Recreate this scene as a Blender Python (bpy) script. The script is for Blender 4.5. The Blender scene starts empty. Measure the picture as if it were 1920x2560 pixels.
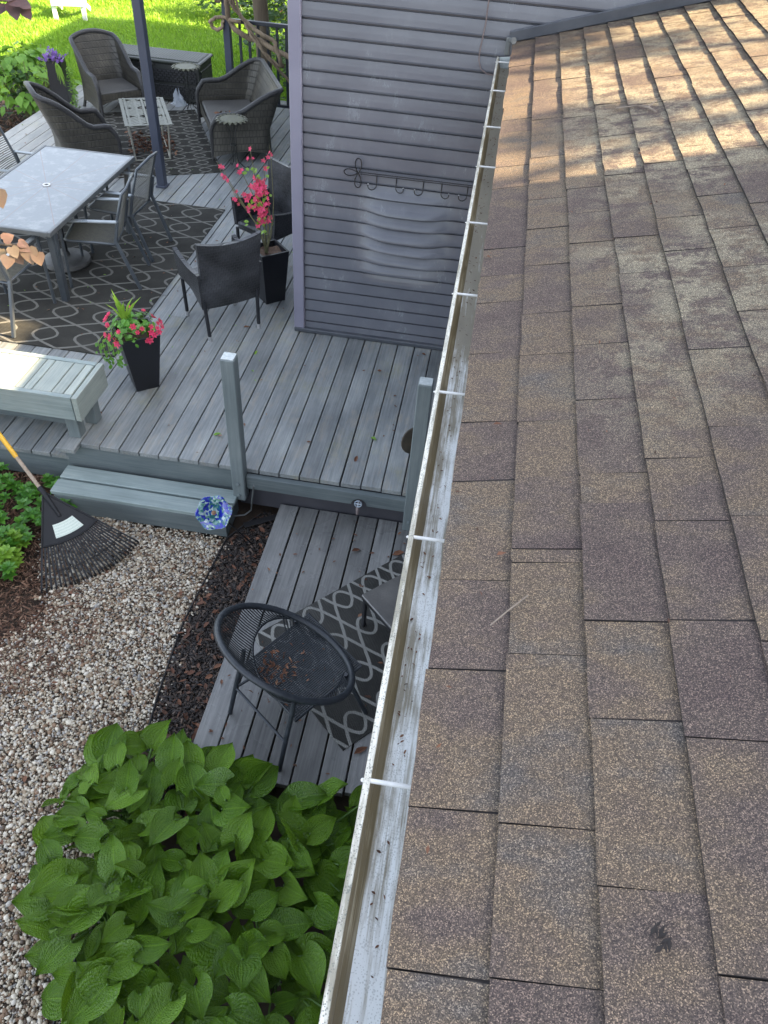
import bpy, math, random
import numpy as np
from mathutils import Vector, Matrix
random.seed(7); RNG = np.random.default_rng(11)
sc = bpy.context.scene
COL = sc.collection
R_ = math.radians
# ------------------------------------------------------------------ camera
YAW, PIT, ROL, FPX, CAMZ = R_(-5.393), R_(43.972), R_(-4.900), 1922.7, 3.533
def cam_axes():
    f = np.array([math.sin(YAW)*math.cos(PIT), math.cos(YAW)*math.cos(PIT), -math.sin(PIT)])
    r = np.array([math.cos(YAW), -math.sin(YAW), 0.0]); d = np.cross(f, r)
    c, s = math.cos(ROL), math.sin(ROL)
    return c*r+s*d, -s*r+c*d, f
CR, CD, CF = cam_axes()
cam = bpy.data.cameras.new('camera'); co = bpy.data.objects.new('camera', cam); COL.objects.link(co)
co.matrix_world = Matrix(((CR[0], -CD[0], -CF[0], 0), (CR[1], -CD[1], -CF[1], 0), (CR[2], -CD[2], -CF[2], CAMZ), (0, 0, 0, 1)))
cam.sensor_fit = 'VERTICAL'; cam.sensor_height = 36; cam.sensor_width = 36; cam.lens = FPX/2560*36
cam.clip_start = .05; cam.clip_end = 500
sc.camera = co
# ------------------------------------------------------------------ light
SUN_EL, SUN_AZ = R_(33), R_(4)          # azimuth measured from +X towards +Y
SD = Vector((math.cos(SUN_EL)*math.cos(SUN_AZ), math.cos(SUN_EL)*math.sin(SUN_AZ), math.sin(SUN_EL)))
w = bpy.data.worlds.new('World'); sc.world = w; w.use_nodes = True
wn = w.node_tree; sky = wn.nodes.new('ShaderNodeTexSky'); sky.sky_type = 'NISHITA'; sky.sun_disc = False
sky.sun_elevation = SUN_EL; sky.sun_rotation = math.pi/2-SUN_AZ; sky.air_density = 1.0; sky.dust_density = 2.2; sky.ozone_density = .8
bg = wn.nodes['Background']; hs = wn.nodes.new('ShaderNodeHueSaturation'); hs.inputs['Saturation'].default_value = .5; wn.links.new(sky.outputs[0], hs.inputs['Color']); wn.links.new(hs.outputs[0], bg.inputs[0]); bg.inputs[1].default_value = .10
sl = bpy.data.lights.new('sun', 'SUN'); sl.energy = 5.0; sl.angle = R_(.8); sl.color = (1, .76, .46)
so = bpy.data.objects.new('sun', sl); COL.objects.link(so); so.rotation_euler = SD.to_track_quat('Z', 'Y').to_euler()
vs = sc.view_settings; vs.view_transform = 'Standard'; vs.look = 'None'; vs.gamma = 1; vs.exposure = 2.85; vs.use_curve_mapping = False
# ------------------------------------------------------------------ helpers
ROOT = {}
class MB:
    def __init__(s): s.V = []; s.F = []; s.UV = None
    def add(s, vs, fs):
        o = len(s.V); s.V += [tuple(v) for v in vs]; s.F += [tuple(i+o for i in f) for f in fs]; return s
    def box(s, c, d, rz=0, bev=0, R=None):
        hx, hy, hz = d[0]/2, d[1]/2, d[2]/2
        if R is None: R = Matrix.Rotation(rz, 3, 'Z')
        c = Vector(c)
        if bev <= 0:
            vs = [c+R@Vector((x*hx, y*hy, z*hz)) for z in (-1, 1) for y in (-1, 1) for x in (-1, 1)]
            return s.add(vs, [(0, 2, 3, 1), (4, 5, 7, 6), (0, 1, 5, 4), (2, 6, 7, 3), (0, 4, 6, 2), (1, 3, 7, 5)])
        b = min(bev, hx*.9, hy*.9, hz*.9); vs = []; ix = {}
        for x in (-1, 1):
            for y in (-1, 1):
                for z in (-1, 1):
                    for a in range(3):
                        p = [x*(hx-b), y*(hy-b), z*(hz-b)]; p[a] = (x*hx, y*hy, z*hz)[a]
                        ix[(x, y, z, a)] = len(vs); vs.append(c+R@Vector(p))
        fs = []
        for a in range(3):
            b1, b2 = (a+1) % 3, (a+2) % 3
            for sg in (-1, 1):
                q = []
                for (i, j) in ((-1, -1), (1, -1), (1, 1), (-1, 1)):
                    k = [0, 0, 0]; k[a] = sg; k[b1] = i; k[b2] = j; q.append(ix[(k[0], k[1], k[2], a)])
                fs.append(q if sg > 0 else q[::-1])
            for i in (-1, 1):
                for j in (-1, 1):
                    q = []
                    for (t, ax) in ((-1, b1), (1, b1), (1, b2), (-1, b2)):
                        k = [0, 0, 0]; k[a] = t; k[b1] = i; k[b2] = j; q.append(ix[(k[0], k[1], k[2], ax)])
                    fs.append(q if i*j > 0 else q[::-1])
        for x in (-1, 1):
            for y in (-1, 1):
                for z in (-1, 1):
                    q = [ix[(x, y, z, a)] for a in range(3)]; fs.append(q if x*y*z > 0 else q[::-1])
        return s.add(vs, fs)
    def beam(s, p0, p1, wd, ht, up=(0, 0, 1), bev=0, ext=0):
        p0, p1 = Vector(p0), Vector(p1); y = (p1-p0); L = y.length; y.normalize()
        x = y.cross(Vector(up)); x.normalize(); z = x.cross(y)
        return s.box((p0+p1)/2, (wd, L+ext*2, ht), bev=bev, R=Matrix((x, y, z)).transposed())
    def tube(s, pts, r, seg=6, closed=False, caps=True):
        P = [Vector(p) for p in pts]; n = len(P); rr = r if hasattr(r, '__len__') else [r]*n
        T = []
        for i in range(n):
            a = P[(i-1) % n] if (closed or i > 0) else P[i]; b = P[(i+1) % n] if (closed or i < n-1) else P[i]
            t = (b-a); t = t.normalized() if t.length > 1e-9 else Vector((0, 0, 1)); T.append(t)
        u = T[0].orthogonal().normalized(); o = len(s.V); vs = []
        for i in range(n):
            u = (u-T[i]*u.dot(T[i])); u = u.normalized() if u.length > 1e-6 else T[i].orthogonal().normalized()
            v = T[i].cross(u)
            for k in range(seg):
                a = 2*math.pi*k/seg; vs.append(P[i]+(u*math.cos(a)+v*math.sin(a))*rr[i])
        fs = []
        for i in range(n if closed else n-1):
            j = (i+1) % n
            for k in range(seg):
                l = (k+1) % seg; fs.append((i*seg+k, i*seg+l, j*seg+l, j*seg+k))
        if caps and not closed: fs.append(tuple(range(seg))[::-1]); fs.append(tuple((n-1)*seg+k for k in range(seg)))
        return s.add(vs, fs)
    def lathe(s, prof, seg=20, c=(0, 0, 0), wob=None):
        vs = []; n = len(prof)
        for (r, z) in prof:
            for k in range(seg):
                a = 2*math.pi*k/seg; q = r*(1 if wob is None else wob(a)); vs.append((c[0]+q*math.cos(a), c[1]+q*math.sin(a), c[2]+z))
        fs = [(i*seg+k, i*seg+(k+1) % seg, (i+1)*seg+(k+1) % seg, (i+1)*seg+k) for i in range(n-1) for k in range(seg)]
        if prof[0][0] > 1e-6: fs.append(tuple(range(seg))[::-1])
        if prof[-1][0] > 1e-6: fs.append(tuple((n-1)*seg+k for k in range(seg)))
        return s.add(vs, fs)
    def grid(s, fn, nu, nv):
        vs = [fn(i/nu, j/nv) for i in range(nu+1) for j in range(nv+1)]
        return s.add(vs, [(i*(nv+1)+j, (i+1)*(nv+1)+j, (i+1)*(nv+1)+j+1, i*(nv+1)+j+1) for i in range(nu) for j in range(nv)])
    def slab(s, top, dz):
        n = len(top); vs = [Vector(t) for t in top]+[Vector(t)-Vector((0, 0, dz)) for t in top]
        return s.add(vs, [tuple(range(n)), tuple(range(n, 2*n))[::-1]]+[(i, i+n, (i+1) % n+n, (i+1) % n) for i in range(n)])
    def mesh(s, name, smooth=None):
        me = bpy.data.meshes.new(name); me.from_pydata(s.V, [], s.F); me.update()
        if smooth is not None:
            me.shade_smooth()
            if smooth < 180: me.set_sharp_from_angle(angle=R_(smooth))
        return me
    def build(s, name, m, parent=None, smooth=None, world=False, kind=None):
        if world and parent is not None:
            I = ROOT[parent].inverted(); s.V = [tuple(I@Vector(v)) for v in s.V]
        return mk(name, s.mesh(name, smooth), m, parent, kind)
def mk(name, me, m, parent=None, kind=None):
    if m is not None and not me.materials: me.materials.append(m)
    o = bpy.data.objects.new(name, me); COL.objects.link(o)
    if parent is not None:
        o.parent = parent
        ROOT[o] = ROOT.get(parent, Matrix.Identity(4))
    else: ROOT[o] = Matrix.Identity(4)
    if kind: o['kind'] = kind
    return o
def tag(o, label, cat, group=None):
    o['label'] = label; o['category'] = cat
    if group: o['group'] = group
    return o
def thing(name, label, cat, loc=(0, 0, 0), rz=0, group=None):
    o = bpy.data.objects.new(name, None); COL.objects.link(o); o.empty_display_size = .1
    o.location = loc; o.rotation_euler = (0, 0, rz); tag(o, label, cat, group)
    ROOT[o] = Matrix.Translation(Vector(loc))@Matrix.Rotation(rz, 4, 'Z')
    return o
MVAR = {}
def put(me, name, parent, M4, m=None):
    if m is not None and me.materials and me.materials[0] is not m:
        k = (me.name, m.name)
        if k not in MVAR: c = me.copy(); c.materials.clear(); c.materials.append(m); MVAR[k] = c
        me = MVAR[k]
    o = mk(name, me, m, parent); o.matrix_local = M4; return o
def dup(root, loc, rz, label, group=None):
    r = root.copy(); COL.objects.link(r); r.location = loc; r.rotation_euler = (0, 0, rz); r['label'] = label
    if group: r['group'] = group
    for ch in list(root.children):
        c = ch.copy(); COL.objects.link(c); c.parent = r
        for g in list(ch.children):
            d = g.copy(); COL.objects.link(d); d.parent = c
    return r
def npmesh(name, V, F, uv=None):
    me = bpy.data.meshes.new(name); V = np.asarray(V, np.float32); F = np.asarray(F, np.int32)
    me.vertices.add(len(V)); me.vertices.foreach_set('co', V.ravel()); k = F.shape[1]
    me.loops.add(F.size); me.loops.foreach_set('vertex_index', F.ravel())
    me.polygons.add(len(F)); me.polygons.foreach_set('loop_start', np.arange(0, F.size, k, dtype=np.int32))
    me.update(); me.validate(); return me
def rotmats(n, tilt=math.pi):
    q = RNG.normal(size=(n, 4)); q /= np.linalg.norm(q, axis=1)[:, None]; a, b, c, d = q.T
    return np.stack([np.stack([1-2*(c*c+d*d), 2*(b*c-a*d), 2*(b*d+a*c)], 1), np.stack([2*(b*c+a*d), 1-2*(b*b+d*d), 2*(c*d-a*b)], 1), np.stack([2*(b*d-a*c), 2*(c*d+a*b), 1-2*(b*b+c*c)], 1)], 1)
def euler_mats(rx, ry, rz):
    cx, sx, cy, sy, cz, sz = np.cos(rx), np.sin(rx), np.cos(ry), np.sin(ry), np.cos(rz), np.sin(rz)
    return np.stack([np.stack([cz*cy, cz*sy*sx-sz*cx, cz*sy*cx+sz*sx], 1), np.stack([sz*cy, sz*sy*sx+cz*cx, sz*sy*cx-cz*sx], 1), np.stack([-sy, cy*sx, cy*cx], 1)], 1)
def scatter(name, base_v, base_f, P, Rm, S):
    base_v = np.asarray(base_v, float); base_f = np.asarray(base_f, int); n = len(P)
    V = np.einsum('nij,nkj->nki', Rm, base_v[None]*S[:, None, :])+P[:, None, :]
    F = base_f[None]+(np.arange(n)*len(base_v))[:, None, None]
    return npmesh(name, V.reshape(-1, 3), F.reshape(-1, base_f.shape[1]))
LEAF_V = [(0, 0, 0), (.28, .3, .05), (.3, .6, .03), (0, 1, -.08), (-.3, .6, .03), (-.28, .3, .05), (0, .5, -.02)]
LEAF_F = [(0, 1, 6), (1, 2, 6), (2, 3, 6), (3, 4, 6), (4, 5, 6), (5, 0, 6)]
def foliage(name, centers, radii, per, size, m, parent=None, kind=None, flat=.0):
    P = []
    for c, r in zip(centers, radii):
        d = RNG.normal(size=(per, 3)); d /= np.linalg.norm(d, axis=1)[:, None]
        P.append(np.array(c)+d*np.array(r)*(RNG.uniform(.45, 1.05, (per, 1))))
    P = np.concatenate(P); n = len(P)
    Rm = euler_mats(RNG.uniform(-.7, .5, n)*(1-flat), RNG.uniform(-.6, .6, n)*(1-flat), RNG.uniform(0, 6.28, n))
    s = size*RNG.uniform(.6, 1.25, n); S = np.stack([s, s, s], 1)
    me = scatter(name, LEAF_V, LEAF_F, P, Rm, S)
    return mk(name, me, m, parent, kind)
def proj(p):
    d = np.array(p)-np.array((0, 0, CAMZ)); z = d@CF
    return (960+FPX*(d@CR)/z, 1280+FPX*(d@CD)/z, z)
def ray(px, py): return CR*(px-960)+CD*(py-1280)+CF*FPX
def at_z(px, py, z): v = ray(px, py); return Vector((0, 0, CAMZ))+Vector(v)*((z-CAMZ)/v[2])
def at_y(px, py, y): v = ray(px, py); return Vector((0, 0, CAMZ))+Vector(v)*(y/v[1])
# ------------------------------------------------------------------ materials
class NT:
    def __init__(s, name):
        s.m = bpy.data.materials.new(name); s.m.use_nodes = True; s.t = s.m.node_tree
        s.b = s.t.nodes['Principled BSDF']; s.out = s.t.nodes['Material Output']
    def n(s, typ, props=None, ins=None):
        nd = s.t.nodes.new(typ)
        for k, v in (props or {}).items(): setattr(nd, k, v)
        for k, v in (ins or {}).items(): s.set(nd.inputs[k], v)
        return nd
    def set(s, sock, v):
        if hasattr(v, 'is_linked'): s.t.links.new(v, sock)
        elif hasattr(v, '__len__') and len(v) == 3 and sock.type == 'RGBA': sock.default_value = (*v, 1)
        else: sock.default_value = v
    def obj(s): return s.n('ShaderNodeTexCoord').outputs['Object']
    def uv(s): return s.n('ShaderNodeTexCoord').outputs['UV']
    def pos(s): return s.n('ShaderNodeNewGeometry').outputs['Position']
    def rnd(s): return s.n('ShaderNodeObjectInfo').outputs['Random']
    def isl(s): return s.n('ShaderNodeNewGeometry').outputs['Random Per Island']
    def xyz(s, v): return s.n('ShaderNodeSeparateXYZ', ins={0: v}).outputs
    def comb(s, x, y, z): return s.n('ShaderNodeCombineXYZ', ins={0: x, 1: y, 2: z}).outputs[0]
    def vm(s, op, a, b): return s.n('ShaderNodeVectorMath', {'operation': op}, {0: a, 1: b}).outputs[0]
    def off(s, v, r, k=31.7): return s.vm('ADD', v, s.comb(s.ma('MULTIPLY', r, k), s.ma('MULTIPLY', r, k*1.7), s.ma('MULTIPLY', r, k*.6)))
    def mp(s, v, sc_): return s.vm('MULTIPLY', v, sc_)
    def ma(s, op, a, b=0.0, c=0.0):
        nd = s.n('ShaderNodeMath', {'operation': op}, {0: a, 1: b}); s.set(nd.inputs[2], c); return nd.outputs[0]
    def cl(s, a): nd = s.n('ShaderNodeClamp', ins={0: a}); return nd.outputs[0]
    def mr(s, v, a, b, c=0.0, d=1.0): return s.n('ShaderNodeMapRange', {'clamp': True}, {0: v, 1: a, 2: b, 3: c, 4: d}).outputs[0]
    def mix(s, f, a, b, mode='MIX'):
        nd = s.n('ShaderNodeMix', {'data_type': 'RGBA', 'blend_type': mode}); s.set(nd.inputs[0], f); s.set(nd.inputs[6], a); s.set(nd.inputs[7], b); return nd.outputs[2]
    def ramp(s, f, stops, mode='LINEAR'):
        nd = s.n('ShaderNodeValToRGB', ins={0: f}); e = nd.color_ramp; e.interpolation = mode
        while len(e.elements) < len(stops): e.elements.new(.5)
        for el, (p, c) in zip(e.elements, stops): el.position = p; el.color = (*c, 1)
        return nd.outputs[0]
    def noise(s, v, scale, det=3, rough=.55): return s.n('ShaderNodeTexNoise', ins={'Vector': v, 'Scale': scale, 'Detail': det, 'Roughness': rough}).outputs[0]
    def vor(s, v, scale, out='Distance', feat='F1'): return s.n('ShaderNodeTexVoronoi', {'feature': feat}, {'Vector': v, 'Scale': scale}).outputs[out]
    def bump(s, h, st=.3, d=.01): s.set(s.b.inputs['Normal'], s.n('ShaderNodeBump', ins={'Height': h, 'Strength': st, 'Distance': d}).outputs[0])
    def fin(s, col, rough=.6, metal=0.0, spec=.5):
        s.set(s.b.inputs['Base Color'], col); s.set(s.b.inputs['Roughness'], rough); s.set(s.b.inputs['Metallic'], metal); s.set(s.b.inputs['Specular IOR Level'], spec)
        return s.m
def plain(name, a, b, scale=8, rough=.5, metal=0.0, bs=0, bscale=60, rv=0, spec=.5):
    t = NT(name); v = t.off(t.obj(), t.rnd(), 13.1); n = t.noise(v, scale, 5)
    c = t.ramp(n, [(.3, a), (.7, b)])
    if rv: c = t.mix(1.0, c, t.n('ShaderNodeCombineColor', {'mode': 'HSV'}, {2: t.mr(t.rnd(), 0, 1, 1-rv, 1+rv)}).outputs[0], 'MULTIPLY')
    if bs: t.bump(t.noise(v, bscale, 4), bs, .004)
    return t.fin(c, t.mr(n, .3, .7, rough*.85, min(1, rough*1.15)), metal, spec)
def wood(name, dark, mid, light, axis=1, rough=.7, algae=0.0, var=.22, wet=0.0, bare=0.0, pale_left=False):
    t = NT(name); r = t.rnd(); v = t.off(t.obj(), r)
    sca = [75, 75, 75]; sca[axis] = 2.0; scb = [260, 260, 260]; scb[axis] = 9
    g = t.noise(t.mp(v, sca), 1, 5, .6); g2 = t.noise(t.mp(v, scb), 1, 3)
    scm = [9, 9, 9]; scm[axis] = 2.4
    mdl = t.noise(t.mp(v, scm), 1, 4, .65); big = t.noise(t.pos(), 1.6, 4, .6)
    f = t.ma('ADD', t.ma('MULTIPLY', g, .40), t.ma('ADD', t.ma('MULTIPLY', mdl, .36), t.ma('MULTIPLY', big, .34)))
    c = t.ramp(f, [(.36, dark), (.53, mid), (.7, light)])
    if bare: c = t.mix(t.ma('MULTIPLY', t.mr(t.noise(t.mp(v, scm), 1.7, 5, .7), .52, .68), bare), c, (.30, .27, .22))
    if pale_left: c = t.mix(t.ma('MULTIPLY', t.mr(t.xyz(t.pos())[0], -3.6, -5.6, 0, .75), t.mr(mdl, .3, .6, .4, 1)), c, (.46, .45, .41))  # colour gets paler towards the far left boards
    if algae: c = t.mix(t.ma('MULTIPLY', t.ma('MULTIPLY', t.mr(t.noise(t.pos(), 2.3, 5, .7), .55, .72), t.mr(g2, .4, .6)), algae), c, (.33, .31, .14))
    c = t.mix(1.0, c, t.n('ShaderNodeCombineColor', {'mode': 'HSV'}, {2: t.mr(r, 0, 1, 1-var, 1+var)}).outputs[0], 'MULTIPLY')
    c = t.mix(t.mr(g2, .58, .75, 0, .45), c, dark)
    t.bump(t.ma('ADD', t.ma('MULTIPLY', g, .7), t.ma('MULTIPLY', g2, .3)), .35, .004)
    rr = t.mr(mdl, .3, .7, rough-.1-wet, rough+.1)
    if wet: rr = t.mr(t.noise(t.pos(), 3.1, 4, .6), .42, .62, rough-wet, rough)
    return t.fin(c, rr, 0, .5)
def leafmat(name, a, b, rough=.4, veins=False, trans=.25, spec=.5):
    t = NT(name); r = t.rnd(); i = t.isl(); v = t.off(t.obj(), r)
    f = t.ma('ADD', t.ma('MULTIPLY', t.noise(v, 5, 3), .35), t.ma('ADD', t.ma('MULTIPLY', r, .3), t.ma('MULTIPLY', i, .35)))
    c = t.ramp(f, [(.2, a), (.8, b)])
    if veins:
        uv = t.xyz(t.uv()); x = t.ma('ABSOLUTE', t.ma('SUBTRACT', uv[0], .5)); y = uv[1]
        q = t.ma('DIVIDE', x, t.ma('ADD', .12, t.ma('MULTIPLY', t.ma('SINE', t.ma('MULTIPLY', t.ma('POWER', y, .75), math.pi)), .5)))
        wv = t.ma('SINE', t.ma('MULTIPLY', q, 40)); cr = t.noise(t.off(t.mp(t.uv(), (12, 40, 1)), r, 9), 1, 2)
        hgt = t.ma('ADD', t.ma('MULTIPLY', wv, .14), t.ma('MULTIPLY', cr, 2.0)); t.bump(hgt, .75, .008)
        c = t.mix(t.mr(wv, .4, 1, 0, .14), c, tuple(k*1.7 for k in b)); c = t.mix(t.mr(x, .0, .012, .6, 0), c, tuple(k*2 for k in b))
        c = t.mix(t.mr(t.noise(v, 14, 3), .6, .8, 0, .4), c, (b[0]*1.6, b[1]*1.25, b[2]))
    t.fin(c, rough, 0, spec)
    if trans:
        tr = t.n('ShaderNodeBsdfTranslucent', ins={0: t.mix(.5, c, (.35, .6, .05), 'SCREEN')}).outputs[0]
        ms = t.n('ShaderNodeMixShader', ins={0: trans, 1: t.b.outputs[0], 2: tr}); t.t.links.new(ms.outputs[0], t.out.inputs[0])
    return t.m
def weave(name, a, b, sx=70, sz=110, rough=.45):
    t = NT(name); p = t.xyz(t.obj()); h = t.ma('ADD', p[0], p[1]); z = p[2]
    br = t.n('ShaderNodeTexBrick', {'offset': .5}, {'Vector': t.comb(t.ma('MULTIPLY', h, sx), t.ma('MULTIPLY', z, sz), 0.0), 'Scale': 1.0, 'Mortar Size': .09, 'Mortar Smooth': 1.0, 'Brick Width': 1.0, 'Row Height': 1.0, 'Color1': (1, 1, 1), 'Color2': (.75, .75, .75), 'Mortar': (0, 0, 0)})
    k = br.outputs[0]; n = t.noise(t.obj(), 4, 4); c = t.mix(k, tuple(q*.35 for q in a), t.ramp(n, [(.35, a), (.7, b)]))
    t.bump(k, .7, .005); return t.fin(c, rough)
def rugmat(name, ang, px, py, amp, base, line, wd=.045):
    t = NT(name); p = t.xyz(t.n('ShaderNodeVectorRotate', {'rotation_type': 'Z_AXIS'}, {'Vector': t.obj(), 'Angle': ang}).outputs[0])
    u = t.ma('DIVIDE', p[0], px); v = t.ma('MULTIPLY', p[1], 2*math.pi/py); sn = t.ma('MULTIPLY', t.ma('SINE', v), amp)
    wob = t.ma('MULTIPLY', t.noise(t.obj(), 30, 2), .05)
    def fam(x): return t.ma('ABSOLUTE', t.ma('SUBTRACT', t.ma('FRACT', t.ma('ADD', t.ma('ADD', x, wob), 20.5)), .5))
    slope = t.ma('SQRT', t.ma('ADD', 1.0, t.ma('POWER', t.ma('MULTIPLY', t.ma('COSINE', v), amp*2*math.pi*px/py), 2.0)))
    d = t.ma('DIVIDE', t.ma('MINIMUM', fam(t.ma('ADD', u, sn)), fam(t.ma('SUBTRACT', u, sn))), slope)
    ln = t.mr(d, wd, wd*1.5, 1, 0)
    st = t.ma('MULTIPLY', t.ma('SINE', t.ma('MULTIPLY', p[0], 520)), t.ma('SINE', t.ma('MULTIPLY', p[1], 420)))
    dirt = t.noise(t.pos(), 2.2, 5, .65)
    c = t.mix(ln, t.ramp(dirt, [(.35, tuple(q*.6 for q in base)), (.7, tuple(q*1.25 for q in base))]), t.mix(dirt, line, tuple(q*.6 for q in line)))
    c = t.mix(t.mr(st, -.2, .9, .35, 0), c, tuple(q*.3 for q in base)); t.bump(t.ma('ADD', st, ln), .5, .004)
    return t.fin(c, .9, 0, .2)
M = {}
M['deck'] = wood('deck_wood', (.105, .114, .117), (.198, .213, .215), (.32, .335, .325), 1, .58, algae=.55, var=.15, bare=.55, pale_left=True)
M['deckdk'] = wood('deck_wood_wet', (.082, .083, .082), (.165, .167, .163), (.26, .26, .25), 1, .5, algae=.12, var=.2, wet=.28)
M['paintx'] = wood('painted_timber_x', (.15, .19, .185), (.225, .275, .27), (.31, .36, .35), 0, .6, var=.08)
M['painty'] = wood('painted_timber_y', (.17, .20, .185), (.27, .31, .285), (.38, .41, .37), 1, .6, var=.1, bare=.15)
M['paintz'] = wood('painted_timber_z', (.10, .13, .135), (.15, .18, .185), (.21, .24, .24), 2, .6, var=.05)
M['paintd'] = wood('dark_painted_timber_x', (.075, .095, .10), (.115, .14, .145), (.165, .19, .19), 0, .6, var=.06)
M['skirt'] = plain('dark_skirt', (.045, .045, .055), (.07, .068, .078), 5, .7)
M['bluepost'] = plain('blue_grey_paint', (.045, .055, .085), (.065, .075, .105), 4, .45)
M['trim'] = plain('corner_trim_vinyl', (.20, .195, .255), (.235, .23, .29), 3, .45)
M['fence'] = plain('dark_rail_paint', (.02, .024, .034), (.035, .04, .052), 5, .4)
t = NT('siding_vinyl'); v = t.obj(); p = t.pos()
st_ = t.noise(t.mp(p, (16, 1, 7)), 1, 6, .75); bl = t.noise(t.mp(p, (3, 1, 4)), 1, 3)
pp_ = t.xyz(p); film = t.ma('MULTIPLY', t.mr(st_, .5, .62, 0, 1), t.mr(bl, .46, .66, 0, .38))
c = t.mix(film, t.ramp(bl, [(.35, (.118, .124, .147)), (.7, (.146, .153, .176))]), (.205, .222, .243))
t.bump(t.noise(t.mp(p, (2.5, 1, 12)), 1, 3), .12, .01); M['siding'] = t.fin(c, t.mr(film, 0, .6, .20, .42), 0, .5)
# shingles
t = NT('asphalt_shingle'); r = t.rnd(); p = t.pos(); P3 = t.xyz(p)
tone = t.ma('ADD', t.ma('MULTIPLY', r, .24), t.ma('MULTIPLY', t.noise(t.comb(t.ma('MULTIPLY', r, 40), t.ma('MULTIPLY', P3[1], 6.5), t.ma('MULTIPLY', P3[0], 4)), 1, 4, .65), .98))
base = t.ramp(tone, [(.27, (.074, .052, .057)), (.42, (.106, .082, .077)), (.55, (.124, .099, .088)), (.70, (.166, .130, .095)), (.85, (.122, .110, .102))])
gcol = t.vor(p, 680, 'Color'); gv = t.xyz(gcol)
spk = t.ramp(gv[0], [(0, (.34, .33, .35)), (.4, (.66, .64, .64)), (.72, (1.0, .97, .94)), (.87, (1.75, 1.64, 1.48)), (1, (3.0, 2.8, 2.4))])
c = t.mix(1.0, base, spk, 'MULTIPLY')
lich = t.ma('MULTIPLY', t.mr(t.noise(t.mp(p, (9, 11, 9)), 1, 8, .8), .45, .54, 0, .9), t.ma('MULTIPLY', t.mr(t.noise(p, 1.3, 3), .38, .5, 0, 1), t.mr(P3[0], .22, .42, 0, 1)))
c = t.mix(t.ma('MULTIPLY', lich, t.mr(P3[1], 1.3, 2.2, 0, 1)), c, t.mix(1.0, (.29, .265, .20), spk, 'MULTIPLY'))
gr2 = t.noise(p, 170, 3, .7); t.bump(t.ma('ADD', gv[1], gr2), .8, .003); c = t.mix(t.mr(gr2, .3, .7, .25, -.0), c, (.03, .027, .03)); M['shingle'] = t.fin(c, .85, 0, .35)
M['shedge'] = plain('shingle_under', (.018, .015, .015), (.032, .027, .026), 30, .9)
M['flash'] = plain('dark_flashing', (.055, .062, .075), (.085, .092, .105), 6, .4)
def metalpaint(name, white, stain, amt, streak, specks=0.0, rough=.45, far=0.0):
    t = NT(name); p = t.pos(); n1 = t.noise(t.mp(p, streak), 1, 6, .7); n2 = t.noise(t.mp(p, (14, 4.2, 14)), 1, 4, .6)
    yy_ = t.ma('MULTIPLY', t.mr(t.xyz(p)[1], 1.2, 3.4, 0, 1), far); c = t.mix(t.mr(t.ma('ADD', yy_, t.ma('ADD', t.ma('MULTIPLY', n1, .6), t.ma('MULTIPLY', n2, .5))), .55-amt*.2, .68-amt*.2, 0, 1), white, t.mix(n2, stain, tuple(q*.55 for q in stain)))
    if specks: c = t.mix(t.mr(t.ma('ADD', t.vor(p, 260), t.ma('MULTIPLY', t.noise(p, 40, 2), -.7)), -.08, .02, specks, 0), c, (.16, .17, .15))
    t.bump(n1, .2, .003); return t.fin(c, rough)
M['gut_lip'] = metalpaint('gutter_lip', (.66, .65, .58), (.40, .38, .30), .22, (90, 8, 90), .8)
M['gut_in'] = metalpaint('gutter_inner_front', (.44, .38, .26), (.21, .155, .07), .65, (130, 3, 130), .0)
M['gut_floor'] = metalpaint('gutter_floor', (.90, .93, .92), (.42, .38, .29), .22, (110, 3.2, 110), .30, far=.22)
M['white'] = plain('white_metal', (.6, .6, .58), (.78, .78, .76), 30, .45)
M['galv'] = plain('pale_grey_metal', (.38, .43, .43), (.62, .66, .66), 40, .4)
M['wire'] = plain('black_wire', (.008, .008, .01), (.018, .018, .02), 20, .35)
M['cable'] = plain('taupe_cable', (.14, .11, .11), (.2, .165, .16), 20, .5)
M['wickgrey'] = weave('grey_wicker', (.050, .047, .039), (.115, .106, .084), 24, 14)
M['wickrim'] = weave('grey_wicker_rim', (.04, .04, .042), (.075, .075, .075), 90, 60)
M['wickseat'] = plain('grey_wicker_seat', (.05, .05, .048), (.085, .082, .075), 3, .6, 0, .5, 180)
M['wickblk'] = weave('black_wicker', (.016, .017, .020), (.085, .09, .10), 26, 42, .3)
M['legblk'] = plain('black_leg', (.012, .013, .016), (.03, .032, .038), 10, .35)
M['cap'] = plain('foot_cap', (.45, .46, .47), (.6, .6, .6), 20, .35, .6)
M['alu'] = plain('grey_aluminium', (.075, .09, .105), (.12, .135, .15), 6, .35, .3)
M['alulight'] = plain('armrest_aluminium', (.22, .25, .27), (.34, .37, .38), 6, .3, .4)
M['cord'] = plain('chair_cord', (.07, .07, .06), (.15, .145, .115), 40, .6)
M['tblframe'] = plain('table_frame', (.10, .11, .115), (.17, .18, .18), 8, .4, .3)
t = NT('frosted_table_glass'); p = t.obj(); P3 = t.xyz(p)
n1 = t.noise(p, 9, 6, .7); n2 = t.noise(p, 2.5, 3)
an = t.ma('ARCTAN2', P3[1], P3[0]); rad = t.ma('SQRT', t.ma('ADD', t.ma('MULTIPLY', P3[0], P3[0]), t.ma('MULTIPLY', P3[1], P3[1])))
ln = t.ma('MULTIPLY', t.ma('ABSOLUTE', t.ma('SUBTRACT', t.ma('FRACT', t.ma('MULTIPLY', an, 12/(2*math.pi))), .5)), rad)
lines = t.mr(t.ma('SUBTRACT', t.ma('MULTIPLY', rad, .5), ln), .006, .009, 1, 0)
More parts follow.
